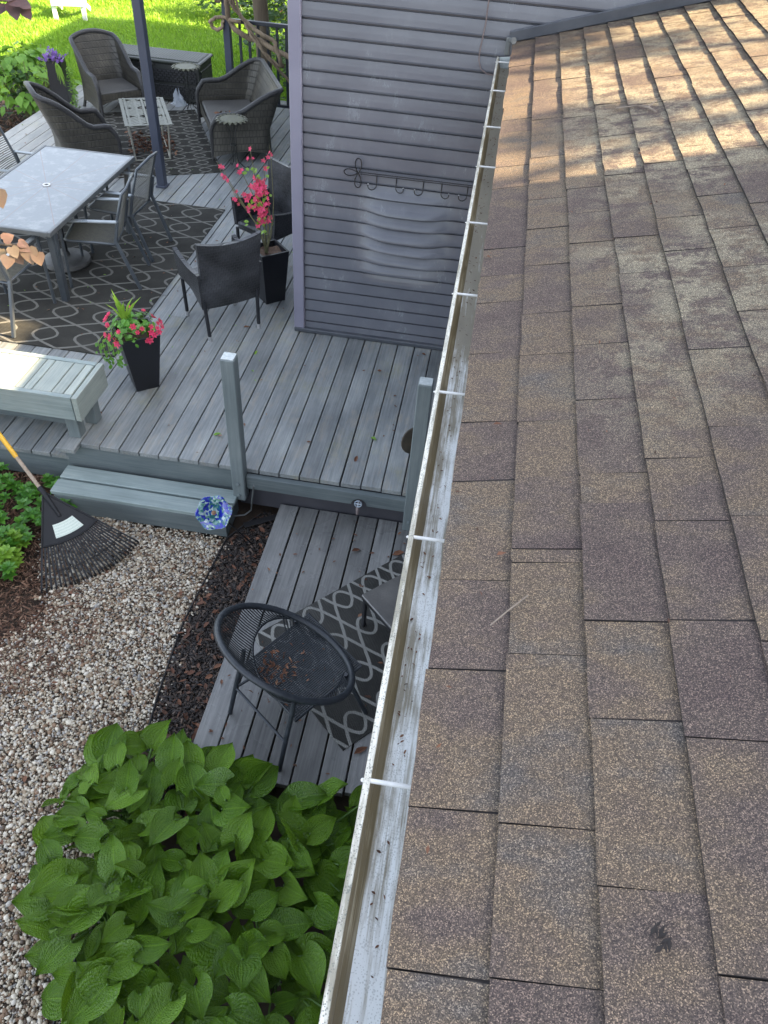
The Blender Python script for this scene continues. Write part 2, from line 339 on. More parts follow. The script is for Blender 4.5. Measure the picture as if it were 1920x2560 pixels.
c = t.mix(t.mr(n1, .5, .62, 0, .8), (.15, .17, .178), (.25, .27, .27)); c = t.mix(t.mr(t.noise(p, 5, 6, .8), .62, .7, 0, .8), c, (.12, .12, .09)); c = t.mix(lines, c, (.17, .13, .12))
M['tblglass'] = t.fin(c, t.mr(n1, .45, .62, .04, .20), 0, 1.0)
M['blkplant'] = plain('black_planter', (.006, .007, .010), (.012, .013, .017), 3, .38)
M['boxblk'] = plain('deck_box_black', (.022, .024, .024), (.035, .038, .034), 6, .5)
M['boxlid'] = plain('deck_box_lid', (.020, .025, .020), (.038, .044, .034), 4, .45, 0, .2, 30)
t = NT('deck_box_weave'); q = t.xyz(t.obj()); br = t.n('ShaderNodeTexBrick', {'offset': .5}, {'Vector': t.comb(t.ma('MULTIPLY', t.ma('ADD', q[0], q[1]), 17), t.ma('MULTIPLY', q[2], 34), 0.0), 'Scale': 1.0, 'Mortar Size': .16, 'Mortar Smooth': .6, 'Brick Width': 1.0, 'Row Height': 1.0, 'Color1': (1, 1, 1), 'Color2': (.8, .8, .8), 'Mortar': (0, 0, 0)})
t.bump(br.outputs[0], .8, .02); M['boxweave'] = t.fin(t.mix(br.outputs[0], (.006, .006, .007), (.035, .037, .04)), .45)
M['soil'] = plain('potting_soil', (.05, .03, .02), (.14, .09, .06), 40, .95, 0, .9, 60)
M['lacetbl'] = plain('olive_metal', (.085, .09, .07), (.14, .145, .115), 12, .45, .2)
M['lacelegs'] = plain('cream_metal', (.30, .30, .24), (.45, .44, .38), 8, .5)
M['verdi'] = plain('verdigris_dish', (.045, .05, .032), (.13, .13, .08), 25, .5, .2, .4, 60)
M['darkiron'] = plain('dark_iron', (.012, .014, .014), (.03, .032, .03), 20, .5)
M['rake'] = plain('rake_plastic', (.009, .010, .012), (.018, .019, .022), 6, .55, spec=.3)
M['yellow'] = plain('yellow_grip', (.62, .33, .02), (.75, .43, .03), 8, .45)
M['handle'] = wood('grey_handle_wood', (.16, .12, .09), (.27, .21, .16), (.38, .31, .25), 1, .8)
t = NT('rake_label'); q = t.xyz(t.uv()); tx = t.noise(t.mp(t.uv(), (70, 30, 1)), 1, 3)
ban = t.ma('MULTIPLY', t.mr(tx, .52, .55, 0, 1), t.mr(t.ma('FRACT', t.ma('MULTIPLY', q[1], 5)), .35, .4, 0, .75))
M['rakelabel'] = t.fin(t.mix(ban, (.62, .68, .6), (.25, .36, .3)), .5)
t = NT('blue_art_glass'); v = t.obj(); n = t.vor(t.vm('ADD', v, t.mp(t.n('ShaderNodeTexNoise', ins={'Vector': v, 'Scale': 30.0, 'Detail': 3.0}).outputs[1], (.02, .02, .02))), 60, 'Color'); nv = t.xyz(n); nz = t.noise(v, 26, 4, .7)
c = t.ramp(t.ma('ADD', t.ma('MULTIPLY', nv[0], .6), t.ma('MULTIPLY', nz, .5)), [(.2, (.008, .01, .16)), (.42, (.015, .03, .42)), (.56, (.03, .16, .11)), (.70, (.20, .36, .34)), (.84, (.5, .62, .62)), (.95, (.02, .04, .3))])
M['artglass'] = t.fin(c, .08, 0, .8); t.b.inputs['Coat Weight'].default_value = .6
M['rattan'] = plain('black_blue_cord', (.016, .02, .026), (.035, .042, .05), 40, .42)
M['metaltop'] = plain('wet_dark_tabletop', (.09, .088, .085), (.16, .155, .145), 5, .16, .2, .25, 80)
M['bark'] = wood('bark', (.05, .035, .025), (.115, .085, .06), (.18, .14, .10), 2, .9)
M['vine'] = wood('vine_bark', (.09, .065, .04), (.2, .15, .10), (.32, .25, .17), 2, .9)
M['hosta'] = leafmat('hosta_leaf', (.036, .104, .005), (.125, .245, .013), .13, True, .12)
M['petiole'] = leafmat('hosta_stem', (.06, .15, .02), (.12, .22, .05), .5, False, 0)
M['hyd'] = leafmat('hydrangea_leaf', (.07, .19, .02), (.20, .38, .05), .55, False, .3)
M['grndcov'] = leafmat('groundcover_leaf', (.04, .15, .015), (.11, .28, .03), .4, False, .2)
M['darkgreen'] = leafmat('dark_foliage', (.02, .055, .015), (.06, .13, .03), .5, False, .2)
M['shadeleaf'] = leafmat('tree_foliage', (.03, .07, .015), (.07, .13, .03), .5, False, .2)
M['springleaf'] = leafmat('spring_leaf', (.10, .24, .02), (.25, .42, .05), .45, False, .25)
M['redbud'] = leafmat('redbud_leaf', (.15, .05, .045), (.22, .17, .075), .5, False, .06)
M['reddark'] = leafmat('dark_redbud_leaf', (.035, .022, .026), (.07, .025, .03), .4, False, .05)
M['pink'] = leafmat('pink_petal', (.50, .012, .08), (.80, .06, .20), .5, False, .2)
M['purple'] = leafmat('purple_petal', (.10, .04, .25), (.25, .12, .45), .6, False, .1)
M['stem'] = plain('twig_stem', (.10, .10, .05), (.2, .19, .10), 20, .7)
M['twig'] = plain('grey_twig', (.14, .11, .09), (.30, .25, .2), 20, .9)
t = NT('dry_leaf'); i = t.isl(); M['dry'] = t.fin(t.ramp(t.ma('ADD', t.ma('MULTIPLY', i, .7), t.ma('MULTIPLY', t.rnd(), .3)), [(.0, (.04, .02, .012)), (.4, (.11, .045, .024)), (.75, (.19, .085, .045)), (1, (.32, .21, .13))]), .75)
t = NT('mulch'); i = t.isl(); M['mulch'] = t.fin(t.ramp(i, [(0, (.011, .010, .010)), (.45, (.030, .024, .022)), (.8, (.066, .050, .041)), (1, (.16, .11, .08))]), .7)
t = NT('brown_mulch'); i = t.isl(); M['bmulch'] = t.fin(t.ramp(i, [(0, (.04, .02, .012)), (.5, (.12, .06, .035)), (.85, (.2, .11, .07)), (1, (.30, .2, .13))]), .85)
t = NT('pebble'); i = t.isl(); M['pebble'] = t.fin(t.ramp(i, [(0, (.07, .05, .035)), (.22, (.23, .14, .08)), (.34, (.32, .25, .17)), (.55, (.47, .41, .31)), (.78, (.67, .61, .50)), (.92, (.34, .32, .29)), (1, (.13, .13, .13))]), .5)
M['ground'] = plain('soil_ground', (.035, .024, .018), (.075, .052, .036), 14, .95, 0, .8, 40)
M['gravelbase'] = plain('gravel_dirt', (.05, .038, .028), (.11, .085, .06), 60, .95, 0, .8, 90)
M['lawn'] = plain('lawn_soil', (.06, .13, .012), (.12, .21, .02), 6, .9, 0, .6, 30)
t = NT('grass'); i = t.isl(); M['grass'] = leafmat('grass_blade', (.09, .22, .012), (.24, .40, .03), .5, False, .35)
M['paver'] = plain('sandstone_paver', (.30, .19, .13), (.42, .29, .21), 9, .85, 0, .4, 40, .12)
M['edging'] = plain('black_edging', (.008, .008, .009), (.018, .018, .02), 8, .45)
M['brass'] = plain('blue_valve', (.25, .32, .4), (.45, .5, .55), 20, .4, .5)
M['hose'] = plain('grey_hose', (.10, .11, .11), (.16, .17, .17), 10, .5)
M['woodwhite'] = plain('white_lawn_chair', (.62, .62, .60), (.78, .77, .73), 6, .5)
M['rust'] = plain('rusty_ornament', (.035, .03, .024), (.09, .072, .05), 14, .6)
M['concrete'] = plain('umbrella_base_stone', (.05, .05, .048), (.18, .18, .175), 6, .5)
t = NT('clear_plastic'); t.fin((.75, .82, .9), .2, 0, .6); t.b.inputs['Alpha'].default_value = .4; M['bag'] = t.m
M['rug1'] = rugmat('trellis_rug_near', 0, .36, .74, .78, (.054, .053, .047), (.27, .265, .24), .024)
M['rug2'] = rugmat('trellis_rug_far', 0, .24, .46, .78, (.048, .047, .041), (.26, .255, .23), .03)
M['rug3'] = rugmat('trellis_rug_small', 0, .25, .46, .78, (.066, .066, .062), (.42, .42, .39), .03)
# ------------------------------------------------------------------ ground
g = MB(); g.box((0, 30, -.62), (240, 240, .3)); g.build('ground', M['ground'], kind='structure')
GZ = -.40
def inpoly(x, y, poly):
    n = len(poly); c = np.zeros(len(x), bool); j = n-1
    for i in range(n):
        xi, yi = poly[i]; xj, yj = poly[j]
        c ^= ((yi > y) != (yj > y)) & (x < (xj-xi)*(y-yi)/(yj-yi+1e-12)+xi); j = i
    return c
EDGE = [(-1.25, 3.84), (-1.34, 3.70), (-1.42, 3.55), (-1.445, 3.13), (-1.465, 2.8), (-1.455, 2.6), (-1.43, 2.25), (-1.40, 2.0), (-1.36, 1.6), (-1.3, .9), (-1.25, .2)]
GRAV = EDGE[2:]+[(-1.25, -.4), (-3.4, -.4), (-3.4, 1.9), (-2.55, 2.36), (-2.36, 2.58), (-2.32, 2.74), (-2.40, 2.9), (-2.52, 3.05), (-2.60, 3.3), (-2.62, 3.58)]
g = MB(); g.slab([(x, y, GZ-.016) for x, y in GRAV][::-1], .05); g.build('gravel_bed', M['gravelbase'], kind='structure')
n = 125000; x = RNG.uniform(-3.4, -1.22, n); y = RNG.uniform(-.3, 3.62, n)
jx = x+RNG.normal(0, .035, n); jy = y+RNG.normal(0, .035, n); k = inpoly(jx, jy, GRAV) & (y < 3.585); x, y = x[k], y[k]
pr = np.array([proj((a, b, GZ))[:2] for a, b in zip(x, y)]); k = (pr[:, 0] > -60) & (pr[:, 1] < 2640) & (pr[:, 0] < 1100); x, y = x[k], y[k]; n = len(x)
ic = [(0, 0, 1), (.894, 0, .447), (.276, .851, .447), (-.724, .526, .447), (-.724, -.526, .447), (.276, -.851, .447), (.724, .526, -.447), (-.276, .851, -.447), (-.894, 0, -.447), (-.276, -.851, -.447), (.724, -.526, -.447), (0, 0, -1)]
icf = [(0, 1, 2), (0, 2, 3), (0, 3, 4), (0, 4, 5), (0, 5, 1), (1, 6, 2), (2, 7, 3), (3, 8, 4), (4, 9, 5), (5, 10, 1), (1, 10, 6), (2, 6, 7), (3, 7, 8), (4, 8, 9), (5, 9, 10), (6, 11, 7), (7, 11, 8), (8, 11, 9), (9, 11, 10), (10, 11, 6)]
s = RNG.gamma(5, .0058/5, n)
me = scatter('gravel', ic, icf, np.stack([x, y, GZ-.010+RNG.uniform(0, .012, n)], 1), euler_mats(RNG.normal(0, .3, n), RNG.normal(0, .3, n), RNG.uniform(0, 6.28, n)), np.stack([s*RNG.uniform(1, 1.5, n), s, s*.7], 1))
me.shade_smooth(); mk('gravel', me, M['pebble'], kind='stuff')
def chips(name, poly, n, L, m, z0, z1, tilt=.35, wr=.3):
    xs = [p[0] for p in poly]; ys = [p[1] for p in poly]; x = RNG.uniform(min(xs), max(xs), n); y = RNG.uniform(min(ys), max(ys), n); k = inpoly(x, y, poly); x, y = x[k], y[k]; n = len(x)
    bv = [(-.5, -.5, 0), (.5, -.4, 0), (.5, .4, .1), (-.5, .5, .0), (-.5, -.5, -.3), (.5, -.4, -.3), (.5, .4, -.3), (-.5, .5, -.3)]; bf = [(0, 1, 2, 3), (0, 4, 5, 1), (1, 5, 6, 2), (2, 6, 7, 3), (3, 7, 4, 0)]
    s = L*RNG.gamma(6, 1/6, n); Rm = euler_mats(RNG.normal(0, tilt, n), RNG.normal(0, tilt, n), RNG.uniform(0, 6.28, n))
    return mk(name, scatter(name, bv, bf, np.stack([x, y, RNG.uniform(z0, z1, n)], 1), Rm, np.stack([s, s*wr*RNG.uniform(.6, 1.4, n), s*.2], 1)), m, kind='stuff')
def litter(name, poly, n, L, m, z0, z1, tilt=.5, label=None):
    xs = [p[0] for p in poly]; ys = [p[1] for p in poly]; x = RNG.uniform(min(xs), max(xs), n); y = RNG.uniform(min(ys), max(ys), n); k = inpoly(x, y, poly); x, y = x[k], y[k]; n = len(x)
    bv = [(0, -.5, 0), (.22, -.15, .10), (.2, .2, .12), (0, .5, .02), (-.2, .2, .14), (-.22, -.15, .08), (0, 0, 0)]; bf = [(0, 1, 6), (1, 2, 6), (2, 3, 6), (3, 4, 6), (4, 5, 6), (5, 0, 6)]
    s = L*RNG.uniform(.5, 1.3, n); Rm = euler_mats(RNG.normal(0, tilt, n), RNG.normal(0, tilt, n), RNG.uniform(0, 6.28, n))
    return mk(name, scatter(name, bv, bf, np.stack([x, y, RNG.uniform(z0, z1, n)], 1), Rm, np.stack([s*RNG.uniform(.5, 1.2, n), s, s], 1)), m, kind='stuff')
MUL = [(-1.25, 3.86)]+EDGE[1:9]+[(-.9, 1.6), (-1.0, 2.0), (-1.05, 3.9)]
chips('dark_mulch', MUL, 16000, .026, M['mulch'], GZ-.02, GZ+.006)
litter('dry_leaf_litter', MUL, 420, .048, M['dry'], GZ+.004, GZ+.016, .3)
litter('gravel_leaf_litter', GRAV, 330, .035, M['dry'], GZ+.003, GZ+.01, .25)
LFT = [(-3.6, 3.9), (-2.64, 3.9), (-2.62, 3.5), (-2.5, 3.05), (-2.3, 2.78), (-2.25, 2.6), (-2.45, 2.3), (-3.4, 1.8)]
chips('brown_mulch', LFT, 15000, .03, M['bmulch'], GZ-.02, GZ+.005, .35, .18)
chips('straw_debris', [(-2.62, 3.5), (-2.3, 3.0), (-1.95, 2.7), (-2.0, 2.2), (-2.6, 2.0), (-2.6, 2.5), (-2.3, 2.7)], 2200, .028, M['bmulch'], GZ+.002, GZ+.010, .2, .15)
chips('brown_mulch_far', [(-9, 8), (-5.98, 8.2), (-5.98, 11.9), (-7.5, 12.3), (-9, 11)], 6000, .06, M['bmulch'], GZ-.02, GZ+.02)
e = MB(); e.tube([(a, b, GZ+.006) for a, b in EDGE], .007, 6); tag(e.build('garden_edging', M['edging'], smooth=60), 'thin black plastic edging strip between white gravel and dark mulch', 'edging')
e = MB(); e.beam((-1.33, 3.68, GZ+.03), (-1.10, 3.83, GZ+.035), .05, .006, bev=.002); tag(e.build('edging_offcut', M['edging']), 'loose flat black edging offcut on mulch beside the wooden step', 'edging')
# lawn
g = MB(); g.box((-8, 22, GZ-.06), (60, 20.4, .1)); g.build('lawn', M['lawn'], kind='structure')
n = 150000; u = RNG.uniform(0, 1, n)**1.3; y = 11.85+u*9; x = RNG.uniform(-12, -1, n)
pr = np.array([proj((a, b, GZ))[:2] for a, b in zip(x, y)]); k = (pr[:, 0] > -40) & (pr[:, 0] < 760) & (pr[:, 1] > -60) & ~((x > -5.5) & (y < 12)); x, y = x[k], y[k]; n = len(x)
hh = RNG.uniform(.04, .10, n)*(.7+.6*(np.sin(x*2.1)*np.sin(y*1.7+1)+1)/2)
me = scatter('grass', [(-.06, 0, 0), (.06, 0, 0), (.03, .12, .6), (0, .4, 1)], [(0, 1, 2), (0, 2, 3)], np.stack([x, y, np.full(n, GZ-.01)], 1), euler_mats(RNG.normal(0, .3, n), RNG.normal(0, .3, n), RNG.uniform(0, 6.28, n)), np.stack([hh*1.3, hh, hh], 1))
mk('grass', me, M['grass'], kind='stuff')
pv = MB(); pv.slab([(-7.6, 8.0, GZ+.01), (-5.99, 8.0, GZ+.01), (-5.99, 9.75, GZ+.01), (-7.6, 10.2, GZ+.01)], .05); pp = pv.build('paver_path', M['ground'], kind='structure')
for i in range(5):
    for j in range(7):
        if -7.5+i*.31+.28 < -6.0:
            b = MB(); b.box((-7.36+i*.31+(j % 2)*.05, 8.15+j*.27, GZ+.025), (.29, .25, .05), random.uniform(-.03, .03), .008); b.build('paver', M['paver'], pp)
# ------------------------------------------------------------------ house
PITCH = .288; TH = math.atan(PITCH); EX, EZ = .03, 2.31
def roof_pt(s, y, h): return (EX+s*math.cos(TH)-h*math.sin(TH), y, EZ+s*math.sin(TH)+h*math.cos(TH))
house = thing('house', 'house with grey-mauve lap siding and brown shingle roof above the deck', 'house', (0, 5.7, 0))
b = MB()
vs = [roof_pt(s, y, h) for s in (.005, 2.75) for y in (-5, 5.718) for h in (-.02, .003)]
b.add(vs, [(0, 1, 3, 2), (4, 6, 7, 5), (0, 4, 5, 1), (2, 3, 7, 6), (1, 5, 7, 3), (0, 2, 6, 4)]); roof = b.build('roof', M['shedge'], house, world=True)
roof['label'] = 'brown weathered asphalt shingle roof slope'
JO = {0: [2.445, 2.26, 1.956, 1.895, 1.622, 1.387, 1.074, .849, .577, .339, .08], 1: [2.481, 2.156, 1.92, 1.605, 1.389, 1.154, 1.114, .882, .557, .34, .05],
      2: [2.388, 2.164, 1.942, 1.676, 1.386, 1.285, .957, .747, .472, .15], 3: [2.337, 2.128, 1.775, 1.423, 1.219, .955, .714, .37, .05]}
STEP = .1467; field = MB(); nsh = 0
for k in range(18):
    ys = sorted(JO.get(k, [])); 
    if not ys: ys = [-.4-random.random()*.2]
    if ys[0] > -.3: ys = [ys[0]-.45]+ys
    while ys[-1] < 5.6: ys.append(ys[-1]+random.uniform(.17, .36))
    ys[-1] = 5.700
    if ys[-1]-ys[-2] < .06: ys.pop(-2)
    s0 = k*STEP; lift = 0
    for y0, y1 in zip(ys[:-1], ys[1:]):
        lift = random.choice((0, .0012, .0024)) if lift == 0 else random.choice((0, 0, .0012))
        b = MB(); nseg = 3; top = []; bot = []; g0 = .0013
        sj0 = s0+random.gauss(0, .0012)
        for i in range(nseg+1):
            y = y0+g0+(y1-y0-2*g0)*i/nseg; sj = sj0+random.gauss(0, .0012); hj = .0128+lift+random.gauss(0, .0007)
            top.append((roof_pt(sj, y, hj), roof_pt(s0+.162, y+random.gauss(0, .002)*(i in (0, nseg)), .0035+lift*.3))); bot.append((roof_pt(sj, y, .0045), roof_pt(s0+.162, y, .0002)))
        vs = []; 
        for i in range(nseg+1): vs += [top[i][0], top[i][1], bot[i][0], bot[i][1]]
        fs = []
        for i in range(nseg):
            a, c = 4*i, 4*i+4; fs += [(a, c, c+1, a+1), (a, a+2, c+2, c), (a+2, a+3, c+3, c+2)]
        e_ = 4*nseg; fs += [(0, 1, 3, 2), (e_, e_+2, e_+3, e_+1)]
        b.add(vs, fs); mi = [0, 1, 0]*nseg+[1, 1]
        q0 = proj(roof_pt(s0+.02, (y0+y1)/2, .01)); q1 = proj(roof_pt(s0+.1, y1, .01)); q2 = proj(roof_pt(s0+.05, y0, .01))
        vis = any(q[2] > .1 and -30 < q[0] < 1950 and -30 < q[1] < 2590 for q in (q0, q1, q2))
        if vis and nsh < 300: o = b.build('shingle', M['shingle'], roof, world=True); o.data.materials.append(M['shedge']); o.data.polygons.foreach_set('material_index', mi); nsh += 1
        else: field.add(b.V, b.F)
field.build('shingle_field', M['shingle'], roof, world=True, kind='stuff')
print('shingles', nsh)
# walls
YW = 5.727; XC = -1.445
b = MB(); b.box((1.2, YW+.105, 1.68), (5.1, .1, 4.72)); b.box((-1.36, 11.5, 1.68), (.1, 11.4, 4.72)); b.box((3.78, 11.5, 1.68), (.1, 11.4, 4.72)); b.box((1.2, 11.5, 4.1), (5.3, 11.6, .12)); wall = b.build('wall', M['siding'], house, world=True)
b = MB(); b.box((2.75, -1.0, 2.0), (.12, 8.6, 4.1)); b.box((3.8, -1.0, 4.1), (2.4, 8.8, .12)); b.build('upper_shade_block', M['siding'], house, world=True)  # unseen storey block added to keep sun off the near roof
b = MB(); b.box((.45, .3, .77), (.1, 10.7, 2.95)); b.build('lower_wall', M['siding'], house, world=True)
b = MB(); b.box((.26, .3, 2.245), (.36, 10.6, .02)); b.build('soffit', M['white'], house, world=True)
b = MB(); b.box((XC+.042, YW+.03, 2.06), (.088, .11, 4.1), bev=.006); b.build('corner_post', M['trim'], house, smooth=40, world=True)
b = MB(); b.box((-.45, YW-.012, .022), (1.99, .05, .036), bev=.006); b.build('base_trim', M['flash'], house, world=True)
def warp(x, z):
    wx = math.exp(-((x+.56)/.30)**4); a = math.exp(-((z-.92)/.34)**4); return wx*a
for k in range(40):
    z0 = .0015+k*.1013; z1 = z0+.1013
    if z0 > 3.9: break
    nu = 96 if .4 < z0 < 1.45 else 1; b = MB(); x0, x1 = XC+.088, 3.4 if z0 > 2.2 else .35
    prof = [(0, .000, -.006), (0, .0005, .0135), (.35, .010, .0150), (.6, .045, .011), (.75, .087, .0050), (.8, .089, -.012), (1, .1013, -.012)]
    def fn(u, v, z0=z0, k=k):
        x = x0+(x1-x0)*u if nu == 1 else x0+(0.35-x0)*u
        q = min(v*6, 5.9999); i = int(q); q -= i; v, dz, out = (prof[i][c_]*(1-q)+prof[i+1][c_]*q for c_ in range(3)); wv = warp(x, z0+dz)
        amp = .034*(1.1 if k % 2 else .7); sag = wv*amp*(1-v)*(1+.2*math.sin(x*4+k))
        dep = wv*(.034*math.sin(min(1, v*1.35)*math.pi)*(1+.3*math.sin(x*4+k*2))+.016*(1-v))
        return (x, YW-.0-out+.016-dep, z0+dz-sag)
    b.grid(fn, nu, 30 if nu > 1 else 6)
    o = b.build('siding_course', M['siding'], wall, world=True)
# flashing along roof/wall joint
b = MB(); b.beam(roof_pt(-.01, 5.694, .045), roof_pt(2.7, 5.694, .045), .018, .062, bev=.004); b.build('flashing', M['flash'], house, world=True)
b = MB(); b.box((.0, 5.685, 2.30), (.03, .03, .10), bev=.004); b.tube([(.012, 5.67, 2.338), (.035, 5.64, 2.343)], [.014, .020], 10); b.build('flashing_kickout', M['hose'], house, smooth=40, world=True)
# gutter
GY0, GY1 = -1.5, 5.62
def strip(prof, name, m, parent, th=.0016):
    b = MB(); n = len(prof)
    vs = [(x, y, z) for y in (GY0, GY1) for x, z in prof]; b.add(vs, [(i, i+1, n+i+1, n+i) for i in range(n-1)]); return b.build(name, m, parent, world=True)
gut = strip([(-.0555, 2.236), (-.0568, 2.246), (-.0555, 2.2505), (-.0450, 2.2505), (-.0438, 2.248), (-.0445, 2.243)], 'gutter', M['gut_lip'], house)
gut['label'] = 'white aluminium gutter along the eave with grime inside'
strip([(-.0445, 2.243), (-.039, 2.228), (-.0385, 2.215), (-.030, 2.20), (-.0245, 2.1885)], 'gutter_front', M['gut_in'], gut)
strip([(-.0245, 2.188), (.0, 2.186), (.06, 2.186), (.074, 2.19), (.0755, 2.26)], 'gutter_floor', M['gut_floor'], gut)
strip([(-.0555, 2.2362), (-.050, 2.224), (-.053, 2.21), (-.043, 2.19), (-.030, 2.158), (.075, 2.158)], 'gutter_outside', M['gut_lip'], gut)
b = MB(); b.add([(-.0415, GY1-.001, 2.248), (-.0245, GY1-.001, 2.189), (.075, GY1-.001, 2.188), (.075, GY1-.001, 2.262), (-.0345, GY1+.01, 2.248), (-.0205, GY1+.01, 2.165), (.075, GY1+.01, 2.164), (.075, GY1+.01, 2.262)], [(0, 1, 2, 3), (4, 7, 6, 5), (0, 3, 7, 4)]); b.build('gutter_end_cap', M['galv'], gut, world=True)
hm = MB(); hm.tube([(-.045, 0, .0), (.072, 0, .004)], .0045, 8); hm.lathe([(.0, .0), (.004, .001), (.004, .003), (0, .004)], 8, (-.058, 0, -.004)); hme = hm.mesh('gutter_hanger', 50)
for y in (.048, .6476, 1.26, 1.858, 2.453, 3.052, 3.678, 4.245, 4.888, 5.514): put(hme, 'gutter_hanger', gut, Matrix.Translation(Vector((0, y-5.7, 2.2455))), M['white'])
# cable on wall
pts = [at_y(1222+px, py, YW-.02) for px, py in ((2, -60), (0, 0), (-8, 60), (-22, 125), (-25, 150), (-20, 172), (-5, 185), (20, 189), (60, 190))]
b = MB(); b.tube(pts, .0045, 6); tag(b.build('wall_cable', M['cable'], smooth=60), 'thin taupe cable clipped to the siding, bending behind the gutter', 'cable')
# hook rack
rk = thing('hook_rack', 'black wire hook rack with clover-shaped end on the siding', 'hook rack', (-.5, YW-.02, 1.38))
b = MB(); yk = YW-.028
for dz in (0, .013): b.tube([(-.93, yk, 1.385+dz), (-.05, yk, 1.385+dz)], .0035, 6)
b.build('bar', M['wire'], rk, smooth=60, world=True)
for sx, cx in ((1, -.94), ):
    for a0 in (math.pi, math.pi/2, -math.pi/2):
        pts = []
        for i in range(14):
            tt = i/13*math.pi; rr_ = .105*math.sin(tt); aa = a0+(tt-math.pi/2)*.42; pts.append((cx+rr_*math.cos(aa), yk-.004, 1.39+rr_*math.sin(aa)))
        b = MB(); b.tube(pts, .0042, 6); b.build('clover_loop', M['wire'], rk, smooth=60, world=True)
for hx in (-.80, -.655, -.455, -.32, -.13):
    sg = -1 if hx in (-.80, -.455, -.13) else 1; pts = [(hx, yk-.002, 1.39)]+[(hx, yk-.006, 1.35), (hx, yk-.01, 1.325)]
    for i in range(9):
        a = i/8*math.pi*1.12; pts.append((hx+sg*(.030-.030*math.cos(a)), yk-.016-.02*math.sin(a/2), 1.322-.030*math.sin(a)))
    b = MB(); b.tube(pts, .0042, 6); h_ = b.build('hook', M['wire'], rk, smooth=60, world=True)
    bb = MB(); bb.lathe([(0, -.006), (.006, 0), (0, .006)], 8, pts[-1]); bb.build('hook_tip', M['cap'], h_, smooth=60, world=True)
# ------------------------------------------------------------------ upper deck
deck = thing('timber_deck', 'large weathered grey timber deck of parallel boards', 'deck', (-3, 3.87, 0))
BW = .1432; x0d = -2.545
def board(parent, name, x, y0, y1, z, m, wd=.1345, th=.036):
    b = MB(); b.box((0, 0, -th/2), (wd, y1-y0, th), bev=.0025); o = b.build(name, m, parent)
    o.matrix_local = ROOT[parent].inverted()@Matrix.Translation((x, (y0+y1)/2, z+random.gauss(0, .0006)))@Matrix.Rotation(random.gauss(0, .0009), 4, 'Z'); return o
for i in range(-24, 17):
    x = x0d+BW*(i+.5)
    ya = 3.868+random.gauss(0, .002); yb = 11.75
    if i < 0: ya = 4.22 if i < -1 else 3.80
    if i == -1: ya = 3.79
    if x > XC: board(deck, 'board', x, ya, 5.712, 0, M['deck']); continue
    ym = random.uniform(5.2, 9.2) if x < -2 else random.uniform(6.2, 7)
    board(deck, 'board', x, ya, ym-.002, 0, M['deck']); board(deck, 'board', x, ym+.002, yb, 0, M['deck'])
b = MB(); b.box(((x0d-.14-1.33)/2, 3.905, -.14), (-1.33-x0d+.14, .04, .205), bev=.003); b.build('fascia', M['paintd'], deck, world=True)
b = MB(); b.box((-.66, 3.905, -.20), (1.5, .04, .30)); b.build('skirt_panel', M['skirt'], deck, world=True)
rim = MB(); NX = -.54
prof = [(-1.335, -.042), (-.13, -.042), (-.13, -.145), (NX+.055, -.145)]+[(NX+.055*math.cos(a), -.145+.055*math.sin(a)) for a in np.linspace(0, math.pi, 9)][1:]+[(-1.335, -.145)]
n_ = len(prof); rim.add([(x, y, z) for y in (3.825, 3.868) for x, z in prof], [tuple(range(n_))[::-1], tuple(range(n_, 2*n_))]+[(i, (i+1) % n_, (i+1) % n_+n_, i+n_) for i in range(n_)])
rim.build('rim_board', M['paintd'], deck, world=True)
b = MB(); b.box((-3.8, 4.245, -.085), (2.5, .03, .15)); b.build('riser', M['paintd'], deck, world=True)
b = MB()
for xx in (-5.9, -4.2, -2.6, -1.0):
    for yy in (5, 8, 11.4): b.box((xx, yy, -.3), (.09, .09, .5))
b.build('support', M['skirt'], deck, world=True)
b = MB(); b.box((-5.975, 8, -.12), (.03, 7.6, .16)); b.box((-3, 11.77, -.12), (6, .03, .16)); b.build('edge_fascia', M['paintd'], deck, world=True)
# newel posts
def newel(x, y, ztop, zbot, label, wdt=.089):
    t_ = thing('deck_post', label, 'post', (x, y, zbot)); b = MB(); b.box((x, y, (ztop+zbot)/2), (wdt, wdt, ztop-zbot), bev=.006); b.build('shaft', M['paintz'], t_, smooth=40, world=True)
    c = MB(); c.box((x, y, ztop+.0025), (wdt-.012, wdt-.012, .004)); c.build('worn_top', M['galv'], t_, world=True)
    for zz in (zbot+.05, zbot+.15):
        c = MB(); c.lathe([(.014, 0), (.014, .006), (.006, .010)], 8); o = c.build('bolt', M['paintz'], t_, smooth=30); o.matrix_local = Matrix.Translation((0, -wdt/2, zz-zbot))@Matrix.Rotation(math.pi/2, 4, 'X')
newel(-1.385, 3.835, .915, -.24, 'grey square deck post with pale worn top beside the step')
newel(-.178, 3.84, .93, -.36, 'grey square deck post half hidden behind the gutter')
b = MB(); b.lathe([(.002, 0), (.10, .006), (.105, .0), (.10, -.006), (.002, -.02)], 20); o = b.build('post_ornament', M['rust'], smooth=50)
o.matrix_world = Matrix.Translation((-.215, 3.90, .43))@Matrix.Rotation(R_(75), 4, 'X')@Matrix.Rotation(R_(35), 4, 'Y')@Matrix.Scale(.9, 4); tag(o, 'dark round metal disc hung behind the deck post by the gutter', 'ornament')
